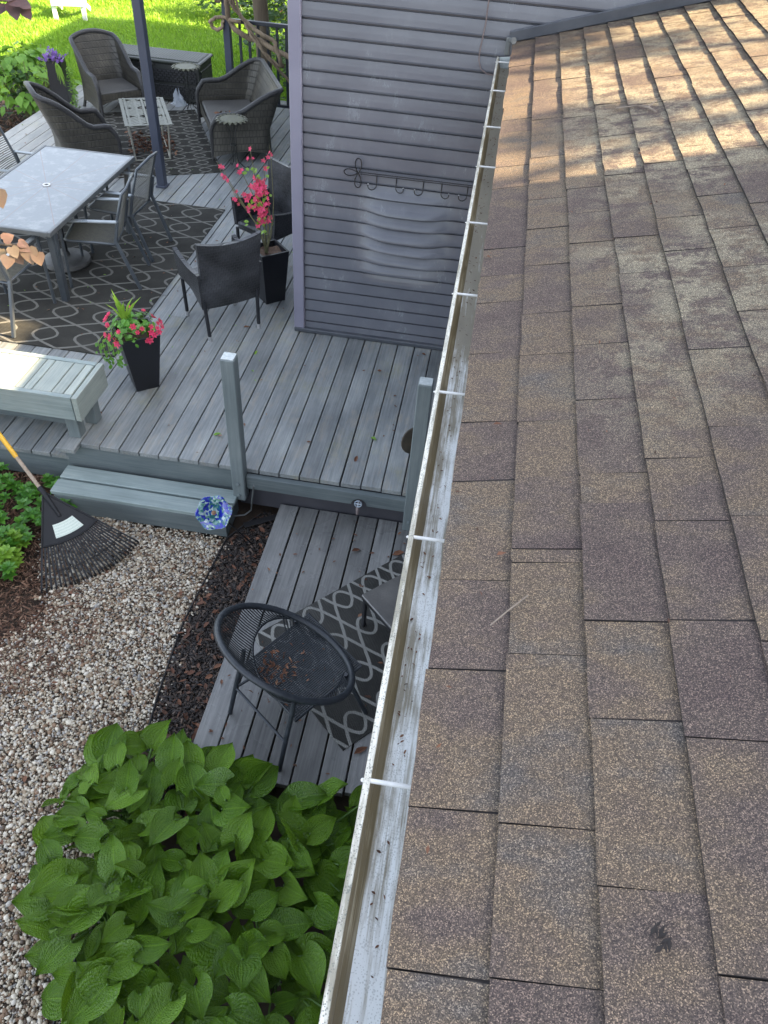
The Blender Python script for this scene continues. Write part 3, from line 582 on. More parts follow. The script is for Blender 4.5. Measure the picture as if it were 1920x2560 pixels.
# faucet
fc = thing('hose_faucet', 'small outdoor faucet with pale blue wheel in the rim board notch', 'faucet', (NX, 3.84, -.14))
b = MB(); b.tube([(NX, 3.89, -.125), (NX, 3.80, -.125), (NX, 3.775, -.14), (NX, 3.77, -.18)], [.012, .013, .013, .010], 8); b.build('spout', M['cable'], fc, smooth=50, world=True)
b = MB(); cc = Vector((NX, 3.79, -.098)); b.tube([cc+Vector((.024*math.cos(a), .008*math.sin(a)-.004, .02*math.sin(a))) for a in np.linspace(0, 6.283, 17)[:-1]], .0045, 6, True)
for a in (0, 1.57): b.tube([cc+Vector((.024*math.cos(a), -.004+.008*math.sin(a), .02*math.sin(a))), cc-Vector((.024*math.cos(a), .004+.008*math.sin(a), .02*math.sin(a)))], .004, 6)
b.build('valve_wheel', M['brass'], fc, smooth=50, world=True)
# hose / wire from post
pts = [at_z(634, 1215, -.02), at_y(630, 1250, 3.80), at_y(628, 1275, 3.80), at_y(612, 1287, 3.78), at_y(585, 1290, 3.74)]
b = MB(); b.tube(pts, .006, 6); tag(b.build('grey_hose', M['hose'], smooth=60), 'short thin grey tube hanging from the rim board beside the post', 'hose')
# step
stp = thing('wooden_step', 'two-plank grey wooden step box in front of the deck', 'step', (-2.03, 3.72, GZ))
for yy in (3.785, 3.635):
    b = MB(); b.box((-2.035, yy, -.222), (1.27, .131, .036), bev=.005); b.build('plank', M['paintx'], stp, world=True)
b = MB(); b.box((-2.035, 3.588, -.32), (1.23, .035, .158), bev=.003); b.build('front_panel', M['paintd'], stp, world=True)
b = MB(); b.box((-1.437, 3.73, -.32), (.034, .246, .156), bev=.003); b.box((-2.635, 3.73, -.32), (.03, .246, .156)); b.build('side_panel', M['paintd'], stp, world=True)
# low platform left
plf = thing('low_platform', 'low weathered board platform under the bench, beside the yellow rake handle', 'platform', (-3.6, 4, GZ))
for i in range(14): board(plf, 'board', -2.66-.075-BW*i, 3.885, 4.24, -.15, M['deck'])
b = MB(); b.box((-3.66, 3.915, -.285), (1.98, .035, .225)); b.build('fascia', M['paintd'], plf, world=True)
# bench
bn = thing('deck_bench', 'pale grey slatted timber bench at the deck edge', 'bench', (-3.3, 4.05, 0))
bx1 = -2.462; bx0 = -4.4; by0, by1 = 3.838, 4.275; xx = bx1-.05; j = 0
b = MB(); b.box((bx1-.02, (by0+by1)/2, .32), (.038, by1-by0, .19), bev=.003); b.build('end_board', M['painty'], bn, world=True)
b = MB(); b.box(((bx0+bx1)/2-.02, by0+.019, .32), (bx1-bx0-.05, .036, .188), bev=.003); b.build('front_board', M['paintx'], bn, world=True)
b = MB(); b.box(((bx0+bx1)/2-.02, by1-.019, .322), (bx1-bx0-.05, .036, .19), bev=.003); b.build('back_board', M['paintx'], bn, world=True)
while xx > bx0:
    wd = (.060, .085, .135, .06)[j % 4]; b = MB(); b.box((xx-wd/2, (by0+by1)/2, .398), (wd-.006, by1-by0-.08, .03), bev=.003); b.build('slat', M['painty'], bn, world=True); xx -= wd; j += 1
for px_, py_ in ((-2.60, 3.965), (-2.56, 4.14), (-3.9, 4.2)):
    b = MB(); b.box((px_, py_, .113), (.088, .088, .225), bev=.004); b.build('leg', M['paintz'], bn, world=True)
# pergola posts
for (x, y, lab) in ((-3.59, 8.31, 'tall slanting-looking blue-grey pergola post standing beside the coffee table'), (-3.66, 11.22, 'tall dark blue-grey pergola post with vine behind the wicker loveseat')):
    t_ = thing('pergola_post', lab, 'post', (x, y, 0)); b = MB(); b.box((x, y, 1.5), (.089, .089, 3.0), bev=.005); b.build('shaft', M['bluepost'], t_, smooth=40, world=True)
    c = MB(); c.box((x, y, .012), (.12, .12, .024), bev=.004); c.build('base_plate', M['bluepost'], t_, world=True)
# rugs
def rug(name, label, c, sx, sy, rz, m, z):
    b = MB(); nx, ny = 14, 14
    b.grid(lambda u, v: ((u-.5)*sx, (v-.5)*sy, .009+.0015*math.sin(u*17+v*9)*math.sin(v*21)), nx, ny); b.box((0, 0, .0042), (sx, sy, .0075))
    o = b.build(name, m); o.location = (*c, z); o.rotation_euler = (0, 0, rz); tag(o, label, 'rug'); return o
rug('outdoor_rug', 'large dark outdoor rug with pale loops under the dining table', (-3.94, 6.42), 2.4, 2.955, 0, M['rug1'], .001)
ru = Vector((-.45, .893)); rl = Vector((-.893, -.45)); c2 = Vector((-3.085, 8.91))+ru*1.12+rl*.78
rug('outdoor_rug', 'dark trellis-pattern outdoor rug under the coffee table and loveseat', (c2.x, c2.y), 1.56, 2.25, math.atan2(.45, .893), M['rug2'], .001)
c3 = Vector((-1.0, 2.71))*.5+Vector((-.303, 2.096))*.5+Vector((.7, .71))*.72
rug('outdoor_rug', 'small dark rug with pale oval loops set diagonally on the lower deck', (c3.x, c3.y), .93, 1.46, R_(-43), M['rug3'], -.289)
# lower deck
ld = thing('lower_deck', 'dark wet grey low deck beneath the gutter and round chair', 'deck', (-.4, 2.8, GZ))
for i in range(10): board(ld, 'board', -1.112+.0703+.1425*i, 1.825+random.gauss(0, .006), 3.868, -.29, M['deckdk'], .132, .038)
b = MB()
for yy in (1.95, 2.9, 3.8): b.box((-.4, yy, -.37), (1.38, .04, .08))
b.build('joist', M['skirt'], ld, world=True)
# ------------------------------------------------------------------ dining set
tb = thing('dining_table', 'rectangular frosted-glass dining table with dark grey metal frame', 'table', (-3.833, 6.38, 0))
TZ = .705; tw, tl = .915, 1.765
b = MB()
for sx in (-1, 1): b.box((sx*(tw/2-.014), 0, TZ-.018), (.028, tl, .04), bev=.004)
for sy in (-1, 1): b.box((0, sy*(tl/2-.014), TZ-.019), (tw-.057, .028, .038), bev=.004)
b.build('frame', M['tblframe'], tb)
b = MB(); b.box((0, 0, TZ-.006), (tw-.058, tl-.058, .008)); b.build('glass_top', M['tblglass'], tb)
b = MB(); b.lathe([(.018, 0), (.034, 0), (.034, .006), (.018, .006), (.018, 0)], 20, (0, 0, TZ-.001)); b.build('umbrella_ring', M['white'], tb, smooth=40)
for sx in (-1, 1):
    for sy in (-1, 1):
        b = MB(); b.beam((sx*.40, sy*.80, TZ-.04), (sx*.345, sy*.715, 0), .055, .028, (0, 1, 0), .004); b.beam((sx*.425, sy*.77, TZ-.04), (sx*.36, sy*.70, 0.001), .026, .05, (0, 1, 0), .004); b.build('leg', M['alu'], tb)
b = MB(); b.box((-.36, 0, TZ-.06), (.03, 1.5, .04)); b.box((.36, 0, TZ-.06), (.03, 1.5, .04)); b.build('apron', M['alu'], tb)
ub = thing('umbrella_base', 'round stone umbrella base with pole under the dining table', 'umbrella base', (-3.77, 6.32, .01))
b = MB(); b.lathe([(.20, 0), (.215, .02), (.21, .05), (.15, .075), (.04, .085), (.03, .12)], 28); b.build('base', M['concrete'], ub, smooth=40)
b = MB(); b.tube([(0, 0, .1), (0, 0, .36)], .026, 10); b.build('pole', M['legblk'], ub, smooth=50)
# aluminium cord chair (local: facing +Y, x right)
def make_alu(label):
    t_ = thing('dining_chair', label, 'chair', group='cord dining chairs around the glass table'); W = .235
    for sx in (-1, 1):
        b = MB(); b.tube([(sx*W, .27, 0), (sx*W, .262, .35), (sx*W, .255, .60)], .0135, 8); b.build('leg', M['alu'], t_, smooth=50)
        b = MB(); b.beam((sx*W, -.335, 0), (sx*W, -.19, .44), .026, .03, (1, 0, 0), .004); b.beam((sx*W, -.19, .435), (sx*W, -.235, .625), .024, .028, (1, 0, 0), .004); b.build('leg', M['alu'], t_)
        b = MB(); b.box((sx*W, .03, .615), (.042, .52, .016), bev=.005); b.build('armrest', M['alulight'], t_)
    b = MB(); W2 = .205
    b.tube([(-W2, -.17, .40), (-W2, -.225, .62), (-W2, -.30, .84), (-W2*.8, -.335, .872), (0, -.34, .885), (W2*.8, -.335, .872), (W2, -.30, .84), (W2, -.225, .62), (W2, -.17, .40)], .012, 8); b.build('back_frame', M['alu'], t_, smooth=60)
    b = MB(); b.tube([(-W2, -.18, .40), (-W2, .22, .425), (-W2*.85, .255, .42), (W2*.85, .255, .42), (W2, .22, .425), (W2, -.18, .40)], .0125, 8, True); b.build('seat_frame', M['alu'], t_, smooth=60)
    b = MB()
    for i in range(38):
        y = -.165+i*.0108; b.box((0, y, .405+.02*(y+.17)/.4-.002), (2*W2, .0075, .005))
    b.build('seat_cords', M['cord'], t_)
    b = MB()
    for i in range(26):
        tt = i/25; z = .42+tt*.42; y = -.175-.05*min(1, tt*2.1)-.075*max(0, tt*2.1-1)/1.1
        b.tube([(-W2, y, z), (-.07, y-.012, z+.003), (.07, y-.012, z+.003), (W2, y, z)], .0038, 5)
    b.build('back_cords', M['cord'], t_)
    return t_
GR = 'cord dining chairs around the glass table'
ac = make_alu('grey cord dining chair nearest the camera on the table\'s long right side')
ac.location = (-3.32, 6.185, .01); ac.rotation_euler = (0, 0, R_(90+12))
dup(ac, (-3.36, 6.80, .01), R_(88), 'grey cord dining chair at the table\'s far right, by the pergola post')
dup(ac, (-3.815, 5.36, .01), R_(-6), 'grey cord dining chair at the table\'s near end, partly cut off by the frame')
dup(ac, (-4.36, 6.98, .01), R_(-90), 'cord dining chair back just showing left of the table at the frame edge')
# wicker dining chairs (box)
def make_box_chair(label):
    t_ = thing('wicker_dining_chair', label, 'chair', group='black wicker dining chairs'); W = .255
    def sheet(fn, nu, nv, name, th):
        b = MB(); A = [[Vector(fn(i/nu, j/nv)) for j in range(nv+1)] for i in range(nu+1)]; th = Vector(th)
        vs = [p for r_ in A for p in r_]+[p+th for r_ in A for p in r_]; N = (nu+1)*(nv+1); fs = []
        ix = lambda i, j: i*(nv+1)+j
        for i in range(nu):
            for j in range(nv): q = (ix(i, j), ix(i+1, j), ix(i+1, j+1), ix(i, j+1)); fs += [q, tuple(k+N for k in q[::-1])]
        for i in range(nu): fs += [(ix(i, 0), ix(i, 0)+N, ix(i+1, 0)+N, ix(i+1, 0)), (ix(i, nv), ix(i+1, nv), ix(i+1, nv)+N, ix(i, nv)+N)]
        for j in range(nv): fs += [(ix(0, j), ix(0, j+1), ix(0, j+1)+N, ix(0, j)+N), (ix(nu, j), ix(nu, j)+N, ix(nu, j+1)+N, ix(nu, j+1))]
        b.add(vs, fs); return b.build(name, M['wickblk'], t_, smooth=35)
    def bk(u, v):
        x = (u-.5)*2*(W-.02+.035*v); top = .83+.035*(2*u-1)**2; z = .285+(top-.285)*v; y = -.215-.07*v-.02*(1-(2*u-1)**2); return (x, y, z)
    sheet(bk, 10, 8, 'backrest', (0, .035, .003))
    for sx in (-1, 1):
        def sd(u, v):
            y = -.215+.455*u; top = .60-.03*math.sin(u*math.pi)+.03*u; bot = .285+.10*min(1, u*2.2); return (sx*(W+.0+.025*v), y-.03*v*(1-u), bot+(top-bot)*v)
        sheet(sd, 8, 5, 'side_panel', (-sx*.035, 0, 0))
    b = MB(); b.box((0, .01, .385), (2*W-.07, .46, .075), bev=.015); b.build('seat', M['wickblk'], t_, smooth=40)
    for sx in (-1, 1):
        for yb, yt in ((-.235, -.215), (.235, .225)):
            b = MB(); b.tube([(sx*(W-.03), yb, .04), (sx*(W-.02), yt, .36)], .0155, 10); lg = b.build('leg', M['legblk'], t_, smooth=50)
            c = MB(); c.tube([(sx*(W-.031), yb, 0), (sx*(W-.03), yb, .045)], .0175, 10); c.build('foot_cap', M['cap'], lg, smooth=50)
    return t_
wc = make_box_chair('black woven chair seen from behind, beside the blossom planter'); wc.location = (-2.075, 5.69, 0); wc.rotation_euler = (0, 0, math.atan2(.74, -.67)-math.pi/2)
dup(wc, (-1.93, 6.86, 0), math.atan2(-.87, -.49)-math.pi/2, 'black woven chair behind the pink blossom, half hidden by the house corner')
# ------------------------------------------------------------------ wicker lounge
def make_lounge(name, label, W, D, seat, arm, back, cat='armchair', crown=.06):
    t_ = thing(name, label, cat); r = .13; pts = []
    hw, hd = W/2, D/2; nS = 8; nA = 6; nB = 12
    for i in range(nS): pts.append((-hw, hd-(D-r)*i/nS))
    for i in range(nA): a = i/nA*math.pi/2; pts.append((-hw+r-r*math.cos(a), -hd+r-r*math.sin(a)))
    for i in range(nB+1): pts.append((-hw+r+(W-2*r)*i/nB, -hd))
    for i in range(1, nA+1): a = i/nA*math.pi/2; pts.append((hw-r+r*math.sin(a), -hd+r-r*math.cos(a)))
    for i in range(1, nS+1): pts.append((hw, -hd+r+(D-r)*i/nS))
    n = len(pts)
    def hgt(x, y):
        tt = min(1, max(0, (hd*.25-y)/(hd*1.1))); sm = tt*tt*(3-2*tt); h = arm+(back-arm)*sm
        h += crown*math.cos(min(1, abs(x)/hw)*math.pi/2)*sm
        if y > hd*.72: q = (y-hd*.72)/(hd*.28); h -= .10*q*q
        return h
    rows = 8; vs = []
    for (sgn, off) in ((0, 0), (1, .03)):
        for (x, y) in pts:
            ht = hgt(x, y); isb = min(1, max(0, (hd*.25-y)/(hd*1.1)))
            arch = .08+.05*math.sin(min(1, max(0, (y+hd)/D))*math.pi)
            for j in range(rows+1):
                v = j/rows; z = arch+(ht-arch)*v; k = max(0, (z-seat)/(back-seat))
                fl = 1+.06*(1-v)**2*(1 if z < seat else .3); yy = y*fl-isb*.17*k; xx = x*fl*(1+.03*k)
                inn = off*(1 if sgn else 0); vx = -xx/hw*inn if abs(x) > hw*.9 else 0; vy = inn if y < -hd*.8 else 0
                vs.append((xx+vx, yy+vy, z))
    N = n*(rows+1); fs = []; ix = lambda i, j: i*(rows+1)+j
    for i in range(n-1):
        for j in range(rows): q = (ix(i, j), ix(i+1, j), ix(i+1, j+1), ix(i, j+1)); fs += [q[::-1], tuple(k+N for k in q)]
    for i in range(n-1): fs.append((ix(i, 0), ix(i+1, 0), ix(i+1, 0)+N, ix(i, 0)+N))
    b = MB(); b.add(vs, fs); b.build('woven_shell', M['wickgrey'], t_, smooth=50)
    rim_ = [Vector(vs[ix(i, rows)])*.5+Vector(vs[ix(i, rows)+N])*.5 for i in range(n)]
    f0, f1 = rim_[0], rim_[-1]
    rim_ = [Vector((f0.x, f0.y+.02, z)) for z in (.03, .2, f0.z-.06)]+rim_+[Vector((f1.x, f1.y+.02, z)) for z in (f1.z-.06, .2, .03)]
    b = MB(); b.tube(rim_, [.018, .022, .026]+[.030]*n+[.026, .022, .018], 8); b.build('braided_rim', M['wickrim'], t_, smooth=60)
    b = MB(); b.box((0, .0, seat-.04), (W-.07, D-.05, .08), bev=.02); b.build('seat', M['wickseat'], t_, smooth=40)
    b = MB(); b.grid(lambda u, v: ((u-.5)*(W-.03), hd-.005, seat-.01-(seat-.16-.06*math.sin(u*math.pi))*v), 10, 3); b.build('apron', M['wickgrey'], t_, smooth=50)
    for sx in (-1, 1):
        b = MB(); b.tube([(sx*(hw-.02), -hd+.05, .12), (sx*(hw), -hd, 0)], .02, 8); b.build('leg', M['wickseat'], t_, smooth=50)
    return t_
A1 = make_lounge('wicker_armchair', 'grey wicker armchair with tall rounded back in front of the deck box', .62, .60, .30, .48, .75, crown=.07)
A1.location = (-5.09, 10.58, .0); A1.rotation_euler = (0, 0, math.atan2(-.70, .71)-math.pi/2)
A2 = make_lounge('wicker_armchair', 'grey wicker armchair turned away, directly behind the dining table', .60, .58, .31, .485, .80, crown=.07)
A2.location = (-4.60, 8.66, 0); A2.rotation_euler = (0, 0, math.atan2(.62, .78)-math.pi/2)
LS = make_lounge('wicker_loveseat', 'grey wicker loveseat with dry leaves on its seat, before the railing', 1.36, .68, .31, .53, .76, 'loveseat', .0)
lc = Vector((-3.23, 9.18))*.5+Vector((-3.81, 10.39))*.5+Vector((.9, .43))*.32; LS.location = (lc.x, lc.y, 0); LS.rotation_euler = (0, 0, math.atan2(-.43, -.9)-math.pi/2)
lit = litter('seat_leaf_litter', [(-3.45, 9.85), (-3.3, 9.95), (-3.05, 9.75), (-3.0, 9.62), (-3.3, 9.7)], 200, .07, M['dry'], .325, .345)
# coffee table
ct = thing('coffee_table', 'low metal coffee table with leaf-cut top and pale tube legs', 'coffee table', (-4.14, 9.36, 0), math.atan2(.893, -.45)-math.pi/2)
CW, CL, CZ = .53, 1.0, .425; b = MB(); nx, ny = 7, 16
cells = set()
th_ = .008
b.box((0, CL/2-.02, CZ), (CW, .04, th_)); b.box((0, -CL/2+.02, CZ), (CW, .04, th_)); b.box((CW/2-.02, 0, CZ), (.04, CL-.08, th_)); b.box((-CW/2+.02, 0, CZ), (.04, CL-.08, th_))
for sx in (-1, 1):
    b.box((sx*.0, 0, CZ), (.025, CL-.08, th_-.001)) if sx > 0 else None
    for k in range(2):
        cx = sx*(.055+.115*k)
        b.box((cx+sx*.03, 0, CZ), (.026, CL-.08, th_-.002))
    for i in range(19):
        y = -CL/2+.05+i*(CL-.1)/18; aa = sx*R_(30 if (i//6) % 2 else -30)
        b.box((sx*.12, y, CZ), (.235, .036, th_-.003), aa)
tp = b.build('leaf_cut_top', M['lacetbl'], ct)
b = MB(); hw, hl = .20, .40
for z in (.012,): b.tube([(-hw, -hl, z), (hw, -hl, z), (hw, hl, z), (-hw, hl, z)], .010, 6, True)
b.build('base_frame', M['lacelegs'], ct)
for sx in (-1, 1):
    for sy in (-1, 1): b = MB(); b.tube([(sx*hw, sy*hl, .02), (sx*(hw+.02), sy*(hl+.03), CZ-.003)], .010, 6); b.build('leg', M['lacelegs'], ct, smooth=50)
litter('table_leaf_litter', [(-4.3, 9.1), (-3.75, 9.25), (-4.1, 9.95), (-4.6, 9.75)], 420, .06, M['dry'], .012, .03)
# dish side tables
def dish(label, x, y):
    t_ = thing('dish_stand', label, 'side table', (x, y, 0), group='flower-rimmed dish stands'); z = .565
    b = MB(); b.lathe([(0, z-.03), (.10, z-.028), (.125, z-.01), (.135, z+.006), (.14, z+.006)], 28); b.build('dish', M['verdi'], t_, smooth=50)
    pm = MB(); pm.add([(.132, -.017, z+.002), (.165, -.022, z+.01), (.195, 0, z-.006), (.165, .022, z+.01), (.132, .017, z+.002), (.155, 0, z+.014)], [(0, 1, 5), (1, 2, 5), (2, 3, 5), (3, 4, 5), (4, 0, 5)]); pme = pm.mesh('petal')
    for i in range(18): put(pme, 'petal', t_, Matrix.Rotation(i*math.pi/9, 4, 'Z'), M['verdi'])
    for i in range(4):
        a = i*math.pi/2+.6; c_, s_ = math.cos(a), math.sin(a)
        b = MB(); b.tube([(c_*q, s_*q, zz) for q, zz in ((.09, z-.03), (.035, z-.13), (.028, .30), (.03, .16), (.05, .09), (.11, .03), (.15, .008), (.165, .02), (.15, .03))], .0055, 6); b.build('leg', M['darkiron'], t_, smooth=60)
    b = MB(); b.tube([(.032*math.cos(a), .032*math.sin(a), .29) for a in np.linspace(0, 6.283, 13)[:-1]], .006, 6, True); b.build('collar', M['darkiron'], t_, smooth=60)
dish('flower-rimmed dish stand in front of the loveseat arm', -2.962, 9.02); dish('flower-rimmed dish stand in front of the deck box', -4.115, 10.78)
# deck box
db = thing('deck_box', 'long black resin deck box with woven front panels', 'storage box', (-4.74, 11.38, 0))
L_, D_, H_ = 1.36, .54, .47
b = MB(); b.box((0, 0, H_/2+.02), (L_, D_, H_-.02), bev=.01); b.build('body', M['boxblk'], db)
for i in range(2):
    for zz in (.15, .34): b = MB(); b.box((-.335+.67*i, -D_/2-.004, zz), (.60, .014, .15), bev=.003); b.build('woven_panel', M['boxweave'], db)
for zz in (.15, .34): b = MB(); b.box((L_/2+.004, 0, zz), (.014, .44, .15), bev=.003); b.build('woven_panel', M['boxweave'], db)
b = MB(); b.box((0, .0, H_+.035), (L_+.05, D_+.05, .035), bev=.012); b.box((0, 0.012, H_+.052), (L_-.04, D_-.06, .02), bev=.008); ld_ = b.build('lid', M['boxlid'], db, smooth=40)
b = MB()
for i in range(34): b.box((-L_/2+.06+i*.038, .012, H_+.063), (.012, D_-.10, .004))
b.build('lid_rib', M['boxlid'], ld_)
b = MB(); b.box((0, -D_/2-.03, H_+.0), (.12, .015, .03), bev=.004); b.build('latch', M['boxblk'], db)
# bag
def rag(u, v):
    a = u*2*math.pi; r = .10*(1-.8*v)*(1+.35*math.sin(a*3+v*4)+.25*math.sin(a*7+v*9)); return (-4.36+r*math.cos(a), 11.02+r*.6*math.sin(a), +.005+.17*v+.05*math.sin(a*2)*v)
b = MB(); b.grid(rag, 18, 6); tag(b.build('plastic_bag', M['bag'], smooth=40), 'crumpled clear plastic bag leaning on the deck box', 'bag')
# planters
def planter(name, label, c, rz, bw, tw_, h, mat='blkplant', soil=True, lab=None):
    t_ = thing(name, label, 'planter', (*c, 0), rz); b = MB(); o_, i_ = tw_/2, tw_/2-.018; bb = bw/2
    ring = lambda r, z: [(-r, -r, z), (r, -r, z), (r, r, z), (-r, r, z)]
    V = ring(bb, 0)+ring(o_-.004, h-.02)+ring(o_, h)+ring(i_, h)+ring(i_-.008, h-.06); F = [(3, 2, 1, 0)]
    for k in range(4):
        for i in range(4): F.append((k*4+i, k*4+(i+1) % 4, k*4+4+(i+1) % 4, k*4+4+i))
    b.add(V, F); b.build('pot', M[mat], t_)
    b = MB(); b.grid(lambda u, v: ((u-.5)*2*(i_-.004), (v-.5)*2*(i_-.004), h-.045+.018*math.sin(u*9+v*3)*math.sin(v*7)+random.uniform(0, .008)), 10, 10); b.build('soil', M['soil'], t_, smooth=60)
    return t_
pF = planter('tall_planter', 'tall black tapered planter with a pink artificial blossom branch', (-1.785, 6.20), R_(42), .185, .265, .475)
pG = planter('flower_planter', 'black tapered planter full of pink flowers and trailing greenery', (-2.375, 4.66), R_(38), .17, .285, .47)
pS = planter('slim_planter', 'slim black planter with purple flowers beside the hydrangea bush', (-5.80, 10.56), R_(10), .24, .2, .54)
def flower_mesh(name, r, np_=5, cup=.3):
    b = MB()
    for i in range(np_):
        a = i*2*math.pi/np_; c_, s_ = math.cos(a), math.sin(a)
        pt = lambda x, y, z: (c_*x-s_*y, s_*x+c_*y, z)
        b.add([pt(0, 0, 0), pt(r*.5, -r*.34, r*cup*.7), pt(r, -r*.12, r*cup), pt(r, r*.12, r*cup*.8), pt(r*.5, r*.34, r*cup), pt(r*.5, 0, r*cup*.4)], [(0, 1, 5), (1, 2, 5), (2, 3, 5), (3, 4, 5), (4, 0, 5)])
    return b.mesh(name)
fl1 = flower_mesh('flower', .03); fl2 = flower_mesh('flower', .036, 6, .7); lfm = MB().add([tuple(c_*1.0 for c_ in v) for v in LEAF_V], LEAF_F).mesh('leaf')
def orient(p, d, s, roll=0):
    q = Vector(d).to_track_quat('Z', 'Y').to_matrix().to_4x4(); return Matrix.Translation(Vector(p))@q@Matrix.Rotation(roll, 4, 'Z')@Matrix.Scale(s, 4)
# blossom branch on pF  (world targets in the plane of the branch)
IF = ROOT[pF].inverted()
st0 = Vector((-1.80, 6.18, .44))
tips = [(-1.81, 6.1, 1.06), (-1.97, 6.1, 1.17), (-1.87, 6.1, 1.30), (-1.72, 6.15, 1.29), (-2.03, 6.1, .95), (-2.08, 6.08, 1.10), (-2.13, 6.1, 1.13), (-1.79, 6.2, 1.18), (-1.76, 6.12, .95)]
b = MB(); bl = []
for tp_ in tips:
    T_ = Vector(tp_); mid = st0.lerp(T_, .5)+Vector((.05*random.uniform(-.3, 1), random.uniform(-.03, .03), .04)); pts = [st0+Vector((random.uniform(-.012, .012), random.uniform(-.012, .012), 0)), st0.lerp(mid, .6)+Vector((0.02, 0, .02)), mid, mid.lerp(T_, .6), T_, T_+Vector((random.uniform(-.02, .02), 0, .06))]
    b.tube([IF@p for p in pts], [.006, .005, .004, .003, .002, .0015], 5)
    for q in range(3): bl.append((T_+Vector((random.uniform(-.025, .025), random.uniform(-.03, .02), random.uniform(-.06, .03))), .75))
for i in range(30): bl.append((Vector((-1.82+random.gauss(0, .035), 6.14+random.gauss(0, .03), .83+random.gauss(0, .05))), 1))
for i in range(26): bl.append((Vector((-1.83+random.gauss(0, .04), 6.14+random.gauss(0, .03), 1.0+random.gauss(0, .04))), .95))
for i in range(10): bl.append((Vector((-1.93+random.gauss(0, .03), 6.12, .95+random.gauss(0, .06))), .85))
b.build('branch', M['stem'], pF, smooth=60)
for p_, s_ in bl: put(fl1, 'blossom', pF, IF@orient(p_, (random.gauss(-.1, .6), -1+random.gauss(0, .4), .6+random.gauss(0, .5)), s_*random.uniform(.7, 1.1), random.random()*6), M['pink'])
for i in range(46):
    p_ = Vector((-1.82+random.gauss(0, .05), 6.13+random.gauss(0, .03), random.choice((.70, .73, .90, .93, 1.12))+random.gauss(0, .035))); put(lfm, 'leaf', pF, IF@orient(p_, (random.gauss(0, .6), random.gauss(-.6, .5), 1), random.uniform(.03, .05), random.random()*6), M['springleaf'])
# flowers of pG
IG = ROOT[pG].inverted(); cg = Vector((-2.385, 4.645, .50))
for i in range(210):
    d = Vector((random.gauss(0, 1), random.gauss(0, 1), random.gauss(.3, .7))).normalized(); p_ = cg+Vector((d.x*.19, d.y*.17, d.z*.13))*random.uniform(.5, 1)
    put(lfm, 'leaf', pG, IG@orient(p_, d+Vector((0, 0, .6)), random.uniform(.03, .062), random.random()*6), M['grndcov'])
for i in range(30):
    d = Vector((random.gauss(0, 1), random.gauss(-.5, .8), random.gauss(.2, .5))).normalized(); p_ = cg+Vector((d.x*.20, d.y*.18, d.z*.12-.005)); put(fl2, 'flower', pG, IG@orient(p_, d+Vector((0, -.4, .5)), random.uniform(.5, .85), random.random()*6), M['pink'])
b = MB()
for i in range(22):
    a = random.uniform(-1, 1); e_ = cg+Vector((-.05+.12*a+random.gauss(0, .03), -.02+random.gauss(0, .05), random.uniform(.16, .27))); b0 = cg+Vector((-.04+random.gauss(0, .02), 0, .02)); mid = b0.lerp(e_, .6)+Vector((0, 0, .03))
    wv = Vector((.007, 0, 0)); b.add([IG@(b0-wv), IG@(b0+wv), IG@(mid+wv), IG@(mid-wv), IG@e_], [(0, 1, 2, 3), (3, 2, 4)])
b.build('grass_blade', M['springleaf'], pG)
for i in range(5):
    x = -2.56+.035*i; pts = [Vector((x+.02, 4.55, .50)), Vector((x-.03, 4.49, .44)), Vector((x-.02, 4.47, .36)), Vector((x, 4.475, .28-.03*(i % 2)))]; b = MB(); b.tube([IG@p for p in pts], .002, 4); b.build('trailing_stem', M['springleaf'], pG)
    for k in range(9):
        p_ = pts[1].lerp(pts[3], k/8)+Vector((random.gauss(0, .014), random.gauss(0, .01), 0)); put(lfm, 'leaf', pG, IG@orient(p_, (random.gauss(0, .4), -1, .5), random.uniform(.028, .045), random.random()*6), M['grndcov'])
IS = ROOT[pS].inverted()
b = MB()
for i in range(26):
    p0 = Vector((-5.80+random.gauss(0, .05), 10.52+random.gauss(0, .04), .52)); e_ = p0+Vector((random.gauss(0, .09), random.gauss(-.03, .06), random.uniform(.02, .14))); b.tube([IS@p0, IS@e_], .003, 4)
    for k in range(3): put(fl1, 'flower', pS, IS@orient(p0.lerp(e_, .6+.2*k), (random.gauss(0, 1), -1, 1), .7, random.random()*6), M['purple'])
b.build('stem', M['stem'], pS)
b = MB()
for i in range(9):
    e_ = Vector((-5.70+random.gauss(0, .05), 10.42, .30+random.uniform(-.06, .1))); p0 = Vector((-5.74, 10.46, .53)); mid = p0.lerp(e_, .5)+Vector((.02, -.03, .05)); wv = Vector((.012, 0, 0)); b.add([IS@(p0-wv), IS@(p0+wv), IS@(mid+wv), IS@(mid-wv), IS@e_], [(0, 1, 2, 3), (3, 2, 4)])
b.build('long_leaf', M['springleaf'], pS)
vp = foliage('trailing_vine', [(-5.58, 10.45, .45-.06*i) for i in range(8)], [(.05, .04, .05)]*8, 40, .03, M['springleaf'])
tag(vp, 'yellow-green trailing bead-like vine hanging between planter and armchair', 'vine')
